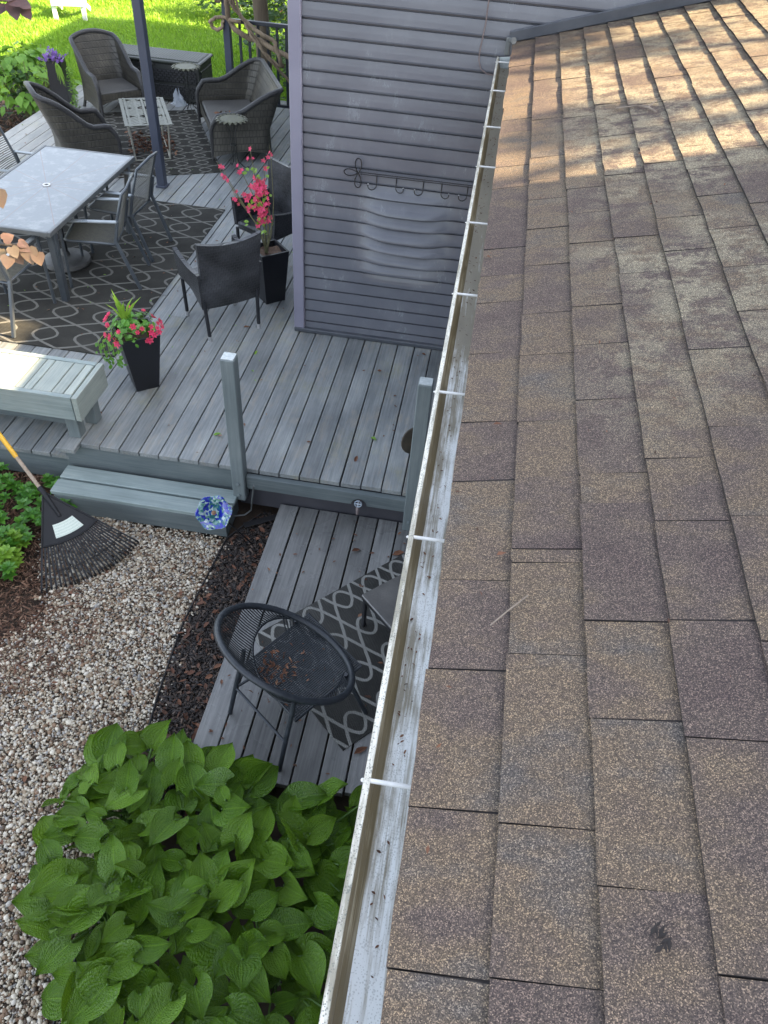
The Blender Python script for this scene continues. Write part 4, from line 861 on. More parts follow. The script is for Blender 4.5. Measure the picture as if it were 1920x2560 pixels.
# ------------------------------------------------------------------ rake
rkx = thing('leaf_rake', 'black plastic leaf rake with paper label and yellow handle', 'rake', (-2.2, 3.0, GZ))
NK = Vector((-2.555, 3.345, 0.01)); TL = Vector((-2.415, 2.835, GZ+.01)); TR = Vector((-1.95, 3.325, GZ+.085)); TM = Vector((-2.12, 3.06, GZ+.02))
def fan(u, r):
    a = TL.lerp(TM, u*2) if u < .5 else TM.lerp(TR, u*2-1); c = (TL*(1-u)**2+2*(TM*2-.5*TL-.5*TR)*u*(1-u)+TR*u*u); return NK+(c-NK)*r
nrm = (TR-NK).cross(TL-NK).normalized(); nrm = nrm if nrm.z > 0 else -nrm
b = MB(); A = []
b.grid(lambda u, v: fan(u, .02+.53*v)+nrm*.006, 16, 5); b.grid(lambda u, v: fan(u, .02+.53*v)-nrm*.002, 16, 5); b.build('head_plate', M['rake'], rkx, smooth=40, world=True)
b = MB(); b.tube([fan(0, .05)+nrm*.008, fan(0, .56)+nrm*.008], .006, 6); b.tube([fan(1, .05)+nrm*.008, fan(1, .56)+nrm*.008], .006, 6); b.tube([fan(u, .555)+nrm*.008 for u in np.linspace(0, 1, 14)], .006, 6); b.build('plate_rib', M['rake'], rkx, smooth=60, world=True)
for i in range(27):
    u = i/26; b = MB(); pts = [fan(u, .54), fan(u, .8)+nrm*.004, fan(u, .96), fan(u, 1.0)-nrm*.02, fan(u, 1.005)-nrm*.05]; wd = (fan(min(1, u+.02), .8)-fan(max(0, u-.02), .8)).normalized()*.0060
    vs = []
    for p_ in pts: vs += [p_-wd, p_+wd, p_+wd+nrm*.004, p_-wd+nrm*.004]
    fs = []
    for k in range(4):
        for q in range(4): fs.append((k*4+q, k*4+(q+1) % 4, k*4+4+(q+1) % 4, k*4+4+q))
    fs += [(3, 2, 1, 0), (16, 17, 18, 19)]; b.add(vs, fs); b.build('tine', M['rake'], rkx, world=True)
b = MB(); b.tube([fan(u, .82)+nrm*.009 for u in np.linspace(0.02, .98, 16)], .003, 5); b.build('spreader_wire', M['rake'], rkx, smooth=60, world=True)
def lab_(u, v): return fan(.22+.55*u, .36+.14*v)+nrm*.010
b = MB(); b.grid(lab_, 10, 3); o = b.build('paper_label', M['rakelabel'], rkx, world=True)
uvl = o.data.uv_layers.new(name='UV'); vv = [(i/10, j/3) for i in range(11) for j in range(4)]
for lp in o.data.loops: uvl.data[lp.index].uv = vv[lp.vertex_index]
hd_ = (Z_ := at_z(0, 1089, .3))-NK; hd_.normalize()
b = MB(); b.tube([fan(.5, .30)+nrm*.012, NK+nrm*.012, NK+hd_*.03], [.010, .017, .018], 10); b.build('socket', M['rake'], rkx, smooth=50, world=True)
b = MB(); b.tube([NK+hd_*.01, NK+hd_*.30], .0125, 10); b.build('shaft', M['handle'], rkx, smooth=50, world=True)
b = MB(); b.tube([NK+hd_*.27, NK+hd_*.28, NK+hd_*1.1], [.0135, .0155, .016], 10); b.build('yellow_grip', M['yellow'], rkx, smooth=50, world=True)
# glass flower ornament
og = thing('glass_flower', 'blue green blown glass flower on a black stake by the step', 'garden ornament', (-1.23, 3.55, GZ))
oc = Vector((-1.425, 3.40, .0)); b = MB()
b.lathe([(.006, -.02), (.03, -.016), (.055, -.002), (.062, .012), (.085, .018), (.108, .034), (.112, .033), (.09, .010), (.06, -.006), (.03, -.022), (.006, -.026)], 40, wob=lambda a: 1+.05*math.cos(6*a)); 
T4 = Matrix.Translation(oc)@(Vector((0, 0, CAMZ))-oc).to_track_quat('Z', 'Y').to_matrix().to_4x4(); b.V = [tuple(T4@Vector((v[0], v[1], v[2]+.008*math.cos(6*math.atan2(v[1], v[0]))*(math.hypot(v[0], v[1])/.11)**2))) for v in b.V]
b.build('glass_bowl', M['artglass'], og, smooth=60, world=True)
b = MB(); b.tube([oc-Vector((0, -.01, .02)), oc+Vector((.07, .05, -.12)), Vector((-1.28, 3.5, -.28)), Vector((-1.225, 3.55, GZ-.02))], .006, 6); b.build('stake', M['wire'], og, smooth=60, world=True)
b = MB(); b.lathe([(0, -.004), (.012, .0), (.016, .012), (.008, .018), (0, .02)], 8); b.V = [tuple(T4@Vector(v)) for v in b.V]; b.build('glass_center', M['dry'], og, smooth=60, world=True)
# ------------------------------------------------------------------ round chair on lower deck
rc = thing('round_cord_chair', 'round black cord chair with leaf debris on its seat, on the lower deck', 'chair', (-.62, 2.25, -.289))
RC = Vector((-.645, 2.235, .295)); back_d = Vector((-.64, -.77, 0)).normalized(); side_d = Vector((back_d.y, -back_d.x, 0)); RR = .372
def ringp(a): # a=0 at the back (high, towards the hosta)
    c_, s_ = math.cos(a), math.sin(a); return RC+back_d*(RR*c_*.835)+side_d*(RR*s_)+Vector((0, 0, .55*RR*c_))
ring = [ringp(a) for a in np.linspace(0, 2*math.pi, 49)[:-1]]
b = MB(); b.tube(ring, .018, 8, True); b.build('ring', M['rattan'], rc, smooth=60, world=True)
sc_ = Vector((-.588, 2.34, .045))
def seatp(u, v):  # u across -1..1, v -1 front .. 1 back
    return sc_+side_d*(u*.225)+back_d*(v*.215)+Vector((0, 0, -.045*v-.010*(1-u*u)*(1-v*v)))
b = MB()
for i in range(40):
    u = -1+2*i/39; b.tube([seatp(u, v) for v in (-1, -.5, 0, .5, 1)], .0043, 5)
b.build('seat_cords', M['rattan'], rc, smooth=60, world=True)
b = MB()
for i in range(30):
    v = -1+2*i/29; b.tube([seatp(u, v)-Vector((0, 0, .004)) for u in (-1, 0, 1)], .0035, 4)
b.build('seat_weave', M['rattan'], rc, world=True)
b = MB(); b.tube([p-Vector((0, 0, .006)) for p in (seatp(-1, -1), seatp(1, -1), seatp(1, 1), seatp(-1, 1))], .010, 8, True); b.build('seat_frame', M['rattan'], rc, smooth=50, world=True)
def hoop(a):
    c_, s_ = math.cos(a), math.sin(a); return sc_+side_d*(s_*(.335 if s_ > 0 else .25))+back_d*(.215*c_+.01)+Vector((0, 0, -.02-.03*c_+.05*abs(s_)))
b = MB(); b.tube([hoop(a) for a in np.linspace(-2.2, 2.2, 25)], .008, 6); b.build('lower_hoop', M['rattan'], rc, smooth=60, world=True)
b = MB(); NS = 104
for i in range(NS):
    a = -math.pi+2*math.pi*(i+.5)/NS; rp_ = ringp(a)
    if abs(a) < 2.2: q = hoop(a)
    else:
        d_ = rp_-sc_; u = d_.dot(side_d)/.205; v = d_.dot(back_d)/.19; m_ = max(abs(u), abs(v)); q = seatp(u/m_, v/m_)
    mid = rp_.lerp(q, .55)-Vector((0, 0, .015)); b.tube([rp_, mid, q], .0034, 5)
b.build('back_cords', M['rattan'], rc, smooth=60, world=True)
feet = [Vector((-.613, 1.892, -.287)), Vector((-.965, 2.17, -.287)), Vector((-.225, 2.31, -.277)), Vector((-.56, 2.62, -.277))]
lt = []
for f_ in feet:
    dirv = (f_-RC); aa = math.atan2(dirv.dot(side_d), dirv.dot(back_d)); rp_ = ringp(aa); h_ = hoop(max(-2.2, min(2.2, aa))); tp_ = rp_.lerp(h_, .72)+Vector((0, 0, -.005)); lt.append(tp_)
    b = MB(); b.tube([tp_, tp_.lerp(f_, .12)+Vector((0, 0, -.02)), tp_.lerp(f_, .5), f_], [.012, .0135, .0135, .0125], 8); b.build('leg', M['rattan'], rc, smooth=60, world=True)
b = MB(); b.tube([feet[0].lerp(lt[0], .42), feet[1].lerp(lt[1], .42)], .008, 6); b.tube([feet[1].lerp(lt[1], .42), feet[3].lerp(lt[3], .42)], .008, 6); b.build('stretcher', M['rattan'], rc, smooth=60, world=True)
def chair_lit(n, c, r, L):
    b_ = [seatp(c[0]+random.gauss(0, r), c[1]+random.gauss(0, r)) for _ in range(n)]
    return b_
LV = np.array([chair_lit(70, (.45, .6), .22, .05), chair_lit(70, (.1, .5), .4, .05)]).reshape(-1, 3); n = len(LV); LV[:, 2] += .010
s = RNG.uniform(.012, .04, n); mk('chair_leaf_litter', scatter('chair_leaf_litter', [(0, -.5, 0), (.22, 0, .1), (0, .5, 0), (-.22, 0, .12)], [(0, 1, 2), (0, 2, 3)], LV, euler_mats(RNG.normal(0, .4, n), RNG.normal(0, .4, n), RNG.uniform(0, 6.28, n)), np.stack([s*RNG.uniform(.3, 1.2, n), s, s], 1)), M['dry'], kind='stuff')
# small side table
stb = thing('small_side_table', 'small low dark side table with wet top, cut off by the gutter', 'side table', (-.10, 2.91, -.279), R_(45))
b = MB(); b.box((0, 0, .283), (.38, .38, .018), bev=.006); b.build('tabletop', M['metaltop'], stb)
b = MB(); 
for sx in (-1, 1):
    b.box((sx*.18, 0, .262), (.014, .374, .022)); b.box((0, sx*.18, .262), (.345, .014, .021))
b.build('apron', M['legblk'], stb)
for sx in (-1, 1):
    for sy in (-1, 1): b = MB(); b.box((sx*.17, sy*.17, .126), (.02, .02, .25)); b.build('leg', M['legblk'], stb)
# ------------------------------------------------------------------ railing, vine, tree
rl_ = thing('deck_railing', 'dark metal deck railing with slim balusters behind the loveseat', 'railing', (-2.9, 11.22, 0))
b = MB(); b.box((-2.5, 11.22, 1.05), (2.2, .06, .045), bev=.006); b.build('top_rail', M['fence'], rl_, world=True)
b = MB(); b.box((-2.5, 11.22, .09), (2.2, .04, .035)); b.build('bottom_rail', M['fence'], rl_, world=True)
for i in range(13):
    b = MB(); b.box((-3.49+.125*i, 11.22, .57), (.03, .03, .93)); b.build('baluster', M['fence'], rl_, world=True)
vn = thing('climbing_vine', 'twisted bare woody vine wrapped over the railing and post', 'vine', (-3.6, 11.15, 0))
VP = [[(-3.60, 1.9), (-3.62, 1.5), (-3.61, 1.29), (-3.62, 1.11), (-3.57, 1.0), (-3.48, .95), (-3.34, .88), (-3.2, .87), (-3.03, .80), (-2.83, .72), (-2.6, .6)],
      [(-3.52, 1.9), (-3.56, 1.5), (-3.50, 1.21), (-3.41, 1.10), (-3.30, 1.03), (-3.15, .95), (-3.01, .89), (-2.97, .8), (-2.9, .6)],
      [(-3.58, 1.8), (-3.55, 1.27), (-3.42, 1.13), (-3.26, .93), (-3.12, .74), (-2.95, .57), (-2.84, .47), (-2.7, .3)],
      [(-3.45, 1.06), (-3.55, 1.07), (-3.68, 1.09), (-3.78, 1.08), (-3.85, 1.03), (-3.84, .96), (-3.76, .94), (-3.70, .98), (-3.685, 1.05)],
      [(-3.64, 1.9), (-3.68, 1.32), (-3.72, 1.26), (-3.76, 1.28)], [(-3.5, 1.4), (-3.44, 1.18), (-3.33, .98), (-3.2, .82), (-3.05, .68), (-2.9, .6)]]
for i, pl in enumerate(VP):
    pts = []
    for k in range(len(pl)-1):
        for q in range(4): f_ = q/4; pts.append((pl[k][0]+(pl[k+1][0]-pl[k][0])*f_+.008*math.sin(k*5+q*2+i), 11.14-.03*(i % 3)+.02*math.sin(k*2.1+q*.8+i), pl[k][1]+(pl[k+1][1]-pl[k][1])*f_))
    pts.append((pl[-1][0], 11.14, pl[-1][1])); b = MB(); b.tube(pts, [(.034, .026, .018, .022, .018, .016)[i]]*len(pts), 7); b.build('stem', M['vine'], vn, smooth=60, world=True)
def trunk(name, label, x, y, r, h, cl, m, parts=True):
    t_ = thing(name, label, 'tree', (x, y, GZ)); b = MB(); b.tube([(x+.03*math.sin(i*1.3), y, GZ-.05+i*h/8) for i in range(9)], [r*(1.25-.05*i if i else 1.5) for i in range(9)], 12)
    for i in range(5):
        a = i*1.3; b.tube([(x, y, GZ+h*.75+i*.1), (x+.8*math.cos(a), y+.8*math.sin(a), GZ+h+.6), (x+1.6*math.cos(a), y+1.6*math.sin(a), GZ+h+1)], [r*.5, r*.3, r*.12], 7)
    b.build('trunk', M['bark'], t_, smooth=60, world=True); return t_
tr = trunk('garden_tree', 'brown tree trunk standing behind the railing', -3.85, 13.5, .10, 4.0, None, None)
I = ROOT[tr].inverted(); fo = foliage('crown', [tuple(I@Vector((-3.85+random.gauss(0, 1.0), 13.8+random.gauss(0, .9), 4.3+random.gauss(0, .5)))) for _ in range(26)], [(.5, .5, .4)]*26, 60, .11, M['shadeleaf'], tr)
def shrub(name, label, c, r, nb, per, size, m, cat='shrub'):
    t_ = thing(name, label, cat, (c[0], c[1], GZ)); cs = []; rs = []
    for i in range(nb): d = Vector((random.gauss(0, .5), random.gauss(0, .5), random.uniform(.25, .9))); cs.append((d.x*r[0], d.y*r[1], d.z*r[2])); rs.append((r[0]*.42, r[1]*.42, r[2]*.3))
    foliage('crown', cs, rs, per, size, M[m], t_)
    b = MB()
    for i in range(6): b.tube([(0, 0, 0), tuple(Vector(cs[i % nb])*.9)], [.015, .006], 5)
    b.build('trunk', M['bark'], t_); return t_
shrub('shrub', 'dark leafy shrub right behind the tree trunk and railing', (-2.9, 14.6), (1.3, .9, 1.9), 22, 130, .11, 'darkgreen')
shrub('shrub', 'dark green shrub at the far lawn edge left of the trunk', (-5.0, 18.2), (1.4, .8, 1.2), 20, 120, .12, 'darkgreen')
shrub('shrub', 'dark hedge shrub at the top edge behind the lawn', (-7.3, 19.4), (1.6, .8, 1.2), 20, 120, .12, 'darkgreen')
shrub('shrub', 'small green shrub between the loveseat and the house wall', (-2.0, 10.7), (.42, .5, 1.15), 16, 110, .07, 'darkgreen')
shrub('shrub', 'green shrub against the railing behind the vine', (-2.6, 12.3), (.8, .6, 1.3), 16, 120, .09, 'shadeleaf')
# hydrangea
hy = thing('hydrangea_bush', 'bright green leafy bush at the left edge of the far deck', 'bush', (-6.55, 11.05, GZ))
hl = MB(); 
for i in range(7):
    pass
HL_V = [(0, 0, 0), (.30, .22, .07), (.36, .5, .06), (.2, .8, .0), (0, 1.05, -.1), (-.2, .8, .0), (-.36, .5, .06), (-.30, .22, .07), (0, .3, -.02), (0, .65, -.04)]
HL_F = [(0, 1, 8), (1, 2, 9, 8), (2, 3, 9), (3, 4, 9), (4, 5, 9), (5, 6, 9), (6, 7, 8, 9), (7, 0, 8)]
hme = MB().add(HL_V, HL_F).mesh('leaf', 180)
for i in range(290):
    a = random.uniform(0, 6.283); el = random.uniform(-.25, 1.45); rr_ = random.uniform(.75, 1.05)
    p_ = Vector((math.cos(a)*math.cos(el)*.62*rr_, math.sin(a)*math.cos(el)*.62*rr_, .34+math.sin(el)*.58*rr_)); out = Vector((p_.x, p_.y, .25)).normalized()
    if p_.y > .25 and random.random() < .6: p_.y = -abs(p_.y)*.8
    Mx = Matrix.Translation(p_)@Matrix.Rotation(math.atan2(p_.y, p_.x)-math.pi/2+random.gauss(0, .5), 4, 'Z')@Matrix.Rotation(random.gauss(-.45, .3), 4, 'X')@Matrix.Rotation(random.gauss(0, .3), 4, 'Y')@Matrix.Scale(random.uniform(.10, .165), 4)
    put(hme, 'leaf', hy, Mx, M['hyd'])
b = MB()
for i in range(26): a = random.uniform(0, 6.28); b.tube([(0.1*math.cos(a), .1*math.sin(a), 0), (.3*math.cos(a), .3*math.sin(a), .45), (.45*math.cos(a), .45*math.sin(a), .75+random.uniform(-.2, .1))], [.009, .007, .004], 5)
b.build('stem', M['stem'], hy)
foliage('inner_foliage', [(random.gauss(0, .22), random.gauss(0, .22), random.uniform(.1, .65)) for _ in range(16)], [(.2, .2, .2)]*16, 26, .10, M['darkgreen'], hy)
# groundcover
def whorls(name, poly, n, parent=None):
    P = []; Rm = []; S = []
    xs = [p[0] for p in poly]; ys = [p[1] for p in poly]
    while n > 0:
        x, y = random.uniform(min(xs), max(xs)), random.uniform(min(ys), max(ys))
        if not inpoly(np.array([x]), np.array([y]), poly)[0]: continue
        n -= 1; z = GZ+random.uniform(.04, .17); k = random.randint(6, 9); a0 = random.random()*6; L = random.uniform(.05, .085)
        for q in range(k):
            for tier in range(2):
                a = a0+q*2*math.pi/k+tier*.3; P.append((x, y, z+.015*tier-.02)); S.append((L*.75, L*(1-.35*tier), L)); Rm.append((.25+.55*tier+random.gauss(0, .15), 0, a))
    Rm = np.array(Rm); return scatter(name, LEAF_V, LEAF_F, np.array(P), euler_mats(Rm[:, 0], Rm[:, 1], Rm[:, 2]), np.array(S))
gc = thing('groundcover_plant', 'bright green whorled groundcover plant beside the rake and low platform', 'plant', (-2.85, 3.4, GZ))
me = whorls('foliage', [(-3.6, 3.84), (-2.62, 3.84), (-2.52, 3.5), (-2.58, 3.1), (-2.68, 2.78), (-3.0, 2.62), (-3.5, 2.5)], 150); o = mk('foliage', me, M['grndcov'], gc); o.matrix_local = ROOT[gc].inverted()
me = whorls('pale_foliage', [(-2.95, 3.2), (-2.68, 3.2), (-2.66, 2.95), (-2.95, 2.9)], 34); o = mk('pale_foliage', me, M['springleaf'], gc); o.matrix_local = ROOT[gc].inverted()
# ------------------------------------------------------------------ hosta
ho = thing('hosta_plant', 'large glossy green hosta clump spilling over the gravel', 'plant', (-.9, 1.2, GZ))
def hosta_mesh(seed):
    rg = random.Random(seed); nl, nw = 10, 8; V = []; U = []; cup = rg.uniform(.10, .28); drp = rg.uniform(.0, .32); tw = rg.uniform(-.25, .25); wob = rg.uniform(.03, .07); ph = rg.random()*6
    for i in range(nl+1):
        t_ = i/nl; w_ = .43*(math.sin(math.pi*min(1, (t_*.97+.03)**.62)))**.72
        if t_ > .62: w_ *= 1-.62*((t_-.62)/.38)**1.3*.75
        if i == nl: w_ = .012
        for j in range(nw+1):
            u = j/nw*2-1; x = u*w_; y = t_-.13*abs(u)**2*(1-t_)**3*2.2
            z = cup*abs(u)**1.4*w_*2-.05*(1-abs(u))-drp*t_**2.2*.55+wob*math.sin(t_*9+ph+u*2.2)*abs(u)**2*.8+tw*u*w_*t_+.006*math.cos(u*14)
            V.append((x, y, z)); U.append((j/nw, t_))
    F = [(i*(nw+1)+j, i*(nw+1)+j+1, (i+1)*(nw+1)+j+1, (i+1)*(nw+1)+j) for i in range(nl) for j in range(nw)]
    me = MB().add(V, F).mesh('leaf', 180); ul = me.uv_layers.new(name='UV')
    for lp in me.loops: ul.data[lp.index].uv = U[lp.vertex_index]
    return me
HM = [hosta_mesh(i) for i in range(9)]; IH = ROOT[ho].inverted(); stems = MB()
crowns = [(-1.30, 1.58, .33, 46), (-.80, 1.62, .30, 34), (-.42, 1.50, .30, 34), (-1.20, 1.09, .34, 46), (-.78, 1.12, .36, 44), (-.40, .98, .32, 36), (-.94, .72, .30, 34), (-.55, .60, .30, 26)]
random.seed(21)
HPOLY = [(-1.52, 1.86), (-1.66, 1.50), (-1.58, 1.15), (-1.44, .88), (-1.24, .66), (-1.06, .45), (-.1, .42), (-.05, 1.2), (-.12, 1.80), (-.45, 1.72), (-.70, 1.80), (-.95, 1.90), (-1.28, 2.0)]
placed = []; tries = 0; HC = Vector((-.85, 1.15))
while len(placed) < 300 and tries < 60000:
    tries += 1; x, y = random.uniform(-1.68, 0), random.uniform(.4, 2.0)
    if not inpoly(np.array([x]), np.array([y]), HPOLY)[0]: continue
    if len(placed) < 235 and any((x-a)**2+(y-b)**2 < .0046 for a, b in placed): continue
    placed.append((x, y)); k = len(placed); c0 = min(crowns, key=lambda c: (c[0]-x)**2+(c[1]-y)**2); dv = Vector((x-c0[0], y-c0[1])); dg = Vector((x-HC.x, y-HC.y))
    edge = min(1, max(abs(dg.x)/.72, abs(dg.y)/.75)); o_ = dv.normalized()*.8+dg.normalized()*(.4+1.1*edge) if dv.length > .01 else dg
    a = math.atan2(o_.y, o_.x)+random.gauss(0, .55); f_ = min(1, dv.length/.33); L = random.choice((.10, .12, .135, .15, .16, .175))*random.uniform(.88, 1.08)
    hh = GZ+.15+.21*(1-.55*f_)*(1-.45*edge**2)+random.uniform(-.11, .07)
    pitch = R_(24-12*f_-18*edge)+random.gauss(0, .33)
    base = Vector((x-.5*L*math.cos(a), y-.5*L*math.sin(a), hh))
    Mx = Matrix.Translation(base)@Matrix.Rotation(a-math.pi/2, 4, 'Z')@Matrix.Rotation(pitch, 4, 'X')@Matrix.Rotation(random.gauss(0, .38), 4, 'Y')@Matrix.Diagonal((L*random.uniform(.95, 1.25), L, L, 1))
    put(HM[random.randrange(9)], 'leaf', ho, IH@Mx, M['hosta'])
    g0 = Vector((c0[0]+random.gauss(0, .03), c0[1]+random.gauss(0, .03), GZ)); stems.tube([IH@g0, IH@(g0.lerp(base, .6)+Vector((0, 0, .04))), IH@base], [.006, .005, .004], 4)
stems.build('stem', M['petiole'], ho, smooth=60)
# ------------------------------------------------------------------ redbud twigs (near left)
rb = thing('redbud_tree', 'young redbud with orange and red heart leaves reaching in from the left', 'tree', (-3.3, 1.3, GZ))
b = MB(); b.tube([(-3.3, 1.3, GZ-.1), (-3.28, 1.35, .6), (-3.2, 1.4, 1.6), (-3.1, 1.5, 2.6)], [.06, .05, .04, .025], 10); b.build('trunk', M['bark'], rb, smooth=60, world=True)
heart = MB().add([(0, 0, 0), (.22, -.10, .03), (.46, .05, .06), (.5, .35, .05), (.28, .72, .0), (0, 1.0, -.08), (-.28, .72, .0), (-.5, .35, .05), (-.46, .05, .06), (-.22, -.10, .03), (0, .35, -.02), (0, .7, -.03)], [(0, 1, 10), (1, 2, 10), (2, 3, 10), (3, 4, 11, 10), (4, 5, 11), (5, 6, 11), (6, 7, 10, 11), (7, 8, 10), (8, 9, 10), (9, 0, 10)]).mesh('leaf', 180)
def cpos(px, py, dist): v = Vector(ray(px, py)).normalized(); return Vector((0, 0, CAMZ))+v*dist
def twig(pl, dist, leaves, m, start):
    P = [Vector(start)]+[cpos(x, y, dist) for x, y in pl]; b = MB(); b.tube(P, [.009]+[.004]*(len(P)-2)+[.0025], 5); b.build('branch', M['bark'], rb, smooth=60, world=True)
    for (x, y, sz_, rot) in leaves:
        p_ = cpos(x, y, dist-.02+random.uniform(-.03, .03)); nrm_ = (Vector((0, 0, CAMZ))-p_).normalized()+Vector((random.gauss(0, .15), random.gauss(0, .15), .5)); nrm_.normalize()
        up = Vector(-CD*math.cos(R_(rot))+CR*math.sin(R_(rot))); xax = up.cross(nrm_).normalized(); yax = nrm_.cross(xax)
        Mx = Matrix.Translation(p_)@Matrix((xax, yax, nrm_)).transposed().to_4x4()@Matrix.Scale(sz_*.72*dist/FPX, 4)
        put(heart, 'leaf', rb, ROOT[rb].inverted()@Mx, m)
twig([(-60, 640), (0, 612), (50, 612), (95, 640)], 2.6, [(8, 600, 34, 60), (28, 618, 36, 150), (50, 612, 34, 120), (46, 606, 30, 100), (70, 620, 50, 165), (92, 634, 40, 160), (20, 640, 40, 185), (35, 632, 42, 140), (2, 622, 38, 200)], M['redbud'], (-3.2, 1.4, 1.7))
twig([(-80, 560), (-10, 492)], 2.6, [(-6, 478, 50, 165), (-24, 500, 44, 200)], M['redbud'], (-3.2, 1.4, 1.8))
twig([(-80, 20), (0, 0), (40, 2), (62, 12)], 3.0, [(2, 8, 34, 200), (30, 8, 42, 165), (24, -8, 36, 120), (60, 20, 32, 150), (50, 4, 30, 110), (8, -14, 34, 90)], M['reddark'], (-3.1, 1.5, 2.5))
# ------------------------------------------------------------------ lawn chair
lw = thing('lawn_chair', 'white wooden lawn chair on the sunlit grass', 'chair', (-8.62, 16.75, GZ), R_(18))
for sx in (-1, 1):
    b = MB(); b.box((sx*.27, -.36, .16), (.085, .06, .32), bev=.006); b.build('leg', M['woodwhite'], lw)
    b = MB(); b.beam((sx*.27, .5, .03), (sx*.27, -.34, .33), .03, .09, (0, 0, 1), .004); b.build('leg', M['woodwhite'], lw)
    b = MB(); b.box((sx*.32, -.05, .53), (.12, .72, .025), bev=.005); b.build('armrest', M['woodwhite'], lw)
    b = MB(); b.box((sx*.285, -.34, .42), (.04, .08, .2)); b.build('arm_post', M['woodwhite'], lw)
for i in range(6): b = MB(); b.box((0, -.36+i*.085, .335-.03*i), (.56, .075, .022), bev=.004); b.build('seat_slat', M['woodwhite'], lw)
b = MB(); b.box((0, -.402, .29), (.62, .025, .09), bev=.004); b.build('front_apron', M['woodwhite'], lw)
for i in range(6): b = MB(); b.beam((-.235+i*.094, .12, .2), (-.26+i*.104, .42, .95), .082, .02, (0, -1, .3), .004); b.build('back_slat', M['woodwhite'], lw)
# ------------------------------------------------------------------ loose leaves & twigs
dlm = MB().add([(0, -.5, 0), (.25, -.18, .12), (.2, .2, .16), (0, .5, .02), (-.2, .2, .05), (-.25, -.18, .14), (0, 0, 0)], [(0, 1, 6), (1, 2, 6), (2, 3, 6), (3, 4, 6), (4, 5, 6), (5, 0, 6)]).mesh('fallen_leaf')
def fallen(px, py, z, L, m, label, group, roof_=False):
    if roof_:
        v = Vector(ray(px, py)); t_ = (EZ-PITCH*EX-CAMZ)/(v.z-PITCH*v.x); p_ = Vector((0, 0, CAMZ))+v*t_+Vector((-.004, 0, .018))
    else: p_ = at_z(px, py, z+.006)
    o = mk('fallen_leaf', dlm, m); o.matrix_world = Matrix.Translation(p_)@Matrix.Rotation(-TH if roof_ else 0, 4, 'Y')@Matrix.Rotation(random.random()*6.28, 4, 'Z')@Matrix.Rotation(random.gauss(0, .25), 4, 'X')@Matrix.Diagonal((L*random.uniform(.6, 1.1), L, L, 1)); tag(o, label, 'leaf', group)
dlm.materials.clear()
dml2 = dlm.copy(); dlm.materials.append(M['dry']); dml2.materials.append(M['springleaf'])
for x, y, L_, lb in ((890, 1148, .06, 'curled brown leaf on the upper deck boards above the faucet'), (618, 818, .07, 'long brown leaf beside the black woven chair feet'), (772, 1105, .035, 'small brown leaf between the two square deck posts')): fallen(x, y, 0, L_, M['dry'], lb, None)
for x, y, L_, lb in ((892, 1376, .085, 'curled brown leaf with stem on the lower deck above the small rug'), (996, 1384, .09, 'rust-brown leaf on the lower deck tight against the gutter'), (902, 1876, .09, 'brown leaf at the bottom corner of the small diagonal rug')): fallen(x, y, -.29, L_, M['dry'], lb, None)
_d = dlm; dlm = dml2
for x, y, L_, lb in ((543, 1086, .06, 'yellow-green leaf on the boards left of the worn-top deck post'), (934, 1097, .06, 'yellow-green leaf on the boards near the half hidden post'), (640, 882, .055, 'pale green leaf on the boards right of the worn post top')): fallen(x, y, 0, L_, M['springleaf'], lb, None)
dlm = _d
for x, y, L_, lb in ((1222, 655, .03, 'rust-red leaf clump on the shingles at the gutter edge'), (1255, 1400, .024, 'small rust-red leaf scrap on the shingles left of the pale straw'), (1245, 1075, .024, 'curled rust leaf scrap on the first shingle course')): fallen(x, y, 0, L_, M['dry'], lb, None, True)
litter('deck_litter', [(-5.9, 4.3), (-2.5, 3.9), (-.3, 3.9), (-.3, 5.6), (-1.5, 5.7), (-1.6, 9), (-2.6, 11), (-5.9, 11)], 330, .030, M['dry'], .008, .014, .2)
litter('deck_blossom_litter', [(-5.9, 4.9), (-1.5, 4.5), (-1.6, 9), (-2.6, 11), (-5.9, 11)], 160, .026, M['springleaf'], .010, .016, .2)
litter('lower_deck_litter', [(-1.1, 1.9), (-.05, 1.9), (-.05, 3.8), (-1.1, 3.8)], 60, .03, M['dry'], -.284, -.276, .2)
litter('gutter_litter', [(-.02, .2), (.012, .2), (.012, 5.6), (-.02, 5.6)], 260, .009, M['dry'], 2.189, 2.192, .3)
RP = np.array([roof_pt(RNG.uniform(0, 1.3)**1.3, RNG.uniform(.5, 5.6), .02) for _ in range(150)]); n = len(RP); sz_ = RNG.uniform(.004, .016, n)
mk('roof_litter', scatter('roof_litter', [(0, -.5, 0), (.2, 0, .1), (0, .5, 0), (-.2, 0, .12)], [(0, 1, 2), (0, 2, 3)], RP, euler_mats(RNG.normal(0, .3, n), RNG.normal(-TH, .3, n), RNG.uniform(0, 6.28, n)), np.stack([sz_, sz_, sz_], 1)), M['dry'], kind='stuff')
def roof_hit(px, py):
    v = Vector(ray(px, py)); t_ = (EZ-PITCH*EX-CAMZ)/(v.z-PITCH*v.x); return Vector((0, 0, CAMZ))+v*t_+Vector((-.005, 0, .020))
b = MB(); b.tube([roof_hit(1540, 283), roof_hit(1590, 276), roof_hit(1620, 280), roof_hit(1640, 292)], [.003, .004, .005, .003], 5); b.tube([roof_hit(1620, 280), roof_hit(1642, 262)], .003, 5); tag(b.build('roof_twig', M['twig']), 'forked grey twig lying on the sunlit upper shingles', 'twig')
b = MB(); b.tube([roof_hit(1228, 1580), roof_hit(1270, 1545), roof_hit(1322, 1505)], .0016, 5); tag(b.build('roof_twig', M['twig']), 'thin pale straw lying on the shingles near the gutter', 'twig')
b = MB(); c_ = roof_hit(1643, 2368)
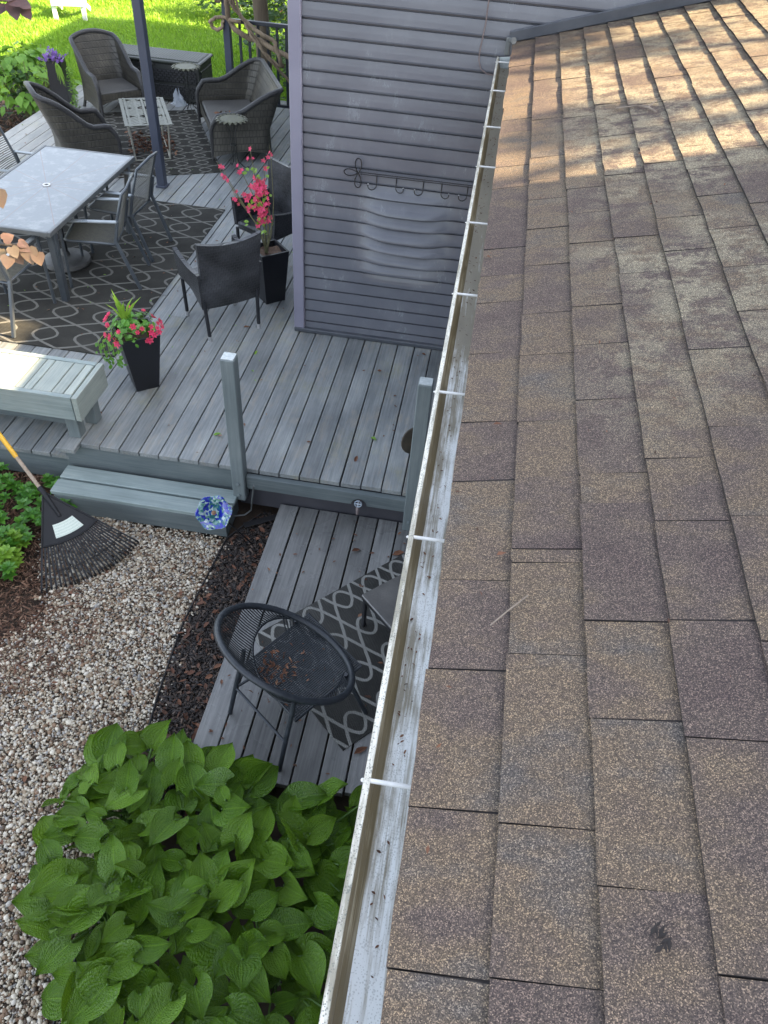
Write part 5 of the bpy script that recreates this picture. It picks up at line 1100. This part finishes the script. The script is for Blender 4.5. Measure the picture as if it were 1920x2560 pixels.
for i in range(9):
    d_ = Vector((random.gauss(0, .007), random.gauss(0, .010), random.uniform(0, .005))); a_ = random.gauss(1.2, .5); L_ = random.uniform(.010, .022); u_ = Vector((math.cos(a_), math.sin(a_), .25))*L_; w_ = Vector((-math.sin(a_), math.cos(a_), .2))*L_*.18
    b.add([c_+d_-u_*.5, c_+d_+w_, c_+d_+u_*.5+Vector((0, 0, .004)), c_+d_-w_, c_+d_+Vector((0, 0, -.004))], [(0, 1, 4), (1, 2, 4), (2, 3, 4), (3, 0, 4), (0, 3, 2, 1)])
tag(b.build('roof_debris', M['shedge']), 'small clump of black debris on the near shingles', 'debris')
# ------------------------------------------------------------------ shade tree east of the roof (out of frame), crown clumps aimed for shade
sh = thing('shade_tree', 'unseen leafy tree beyond the roof, crown shaped for sun streaks and shade', 'tree', (7.2, 4.6, GZ))
b = MB(); b.tube([(7.2, 4.6, GZ-.1), (7.3, 4.5, 2), (7.1, 4.5, 4.5), (7.2, 4.3, 7)], [.2, .16, .13, .06], 10)
for i in range(6): b.tube([(7.15, 4.5, 3.5+i*.5), (6.9, 4.4+(-1)**i*.7, 4.6+i*.45), (6.7, 4.4+(-1)**i*1.5, 5.2+i*.5)], [.07, .05, .02], 6)
b.build('trunk', M['bark'], sh, smooth=60, world=True)
I = ROOT[sh].inverted(); up_ = Vector((-SD.z*math.cos(SUN_AZ), -SD.z*math.sin(SUN_AZ), math.cos(SUN_EL))); sidev = Vector((-math.sin(SUN_AZ), math.cos(SUN_AZ), 0)); cs = []; rs = []; rg = random.Random(5)
base0 = Vector((.8, 4.3, 2.45))+SD*7.0
for i in range(13):
    a = rg.uniform(-1.2, 1.9); h_ = rg.uniform(-.40, .25); cs.append(tuple(I@(base0+sidev*a+up_*h_+SD*rg.uniform(-.5, .5)))); r_ = rg.uniform(.09, .15); rs.append((r_*1.3, r_*1.3, r_*.5))
for i in range(34):
    a = rg.uniform(-1.8, 2.2); h_ = rg.uniform(1.0, 3.5); cs.append(tuple(I@(base0+sidev*a+up_*h_+SD*rg.uniform(-.8, .8)))); rs.append((.35, .35, .25))
for i in range(9):  # clumps added to shade the redbud leaves
    a = rg.uniform(-2.7, -1.5); h_ = rg.uniform(.75, 1.85); cs.append(tuple(I@(base0+sidev*a+up_*h_+SD*rg.uniform(-.8, .8)))); rs.append((.36, .36, .26))
for i in range(12):  # clumps added to keep sun off the dining rug
    a = rg.uniform(.6, 2.0); h_ = rg.uniform(.60, 1.0); cs.append(tuple(I@(base0+sidev*a+up_*h_+SD*rg.uniform(-.8, .8)))); rs.append((.32, .32, .2))
foliage('crown', cs, rs, 110, .10, M['shadeleaf'], sh)
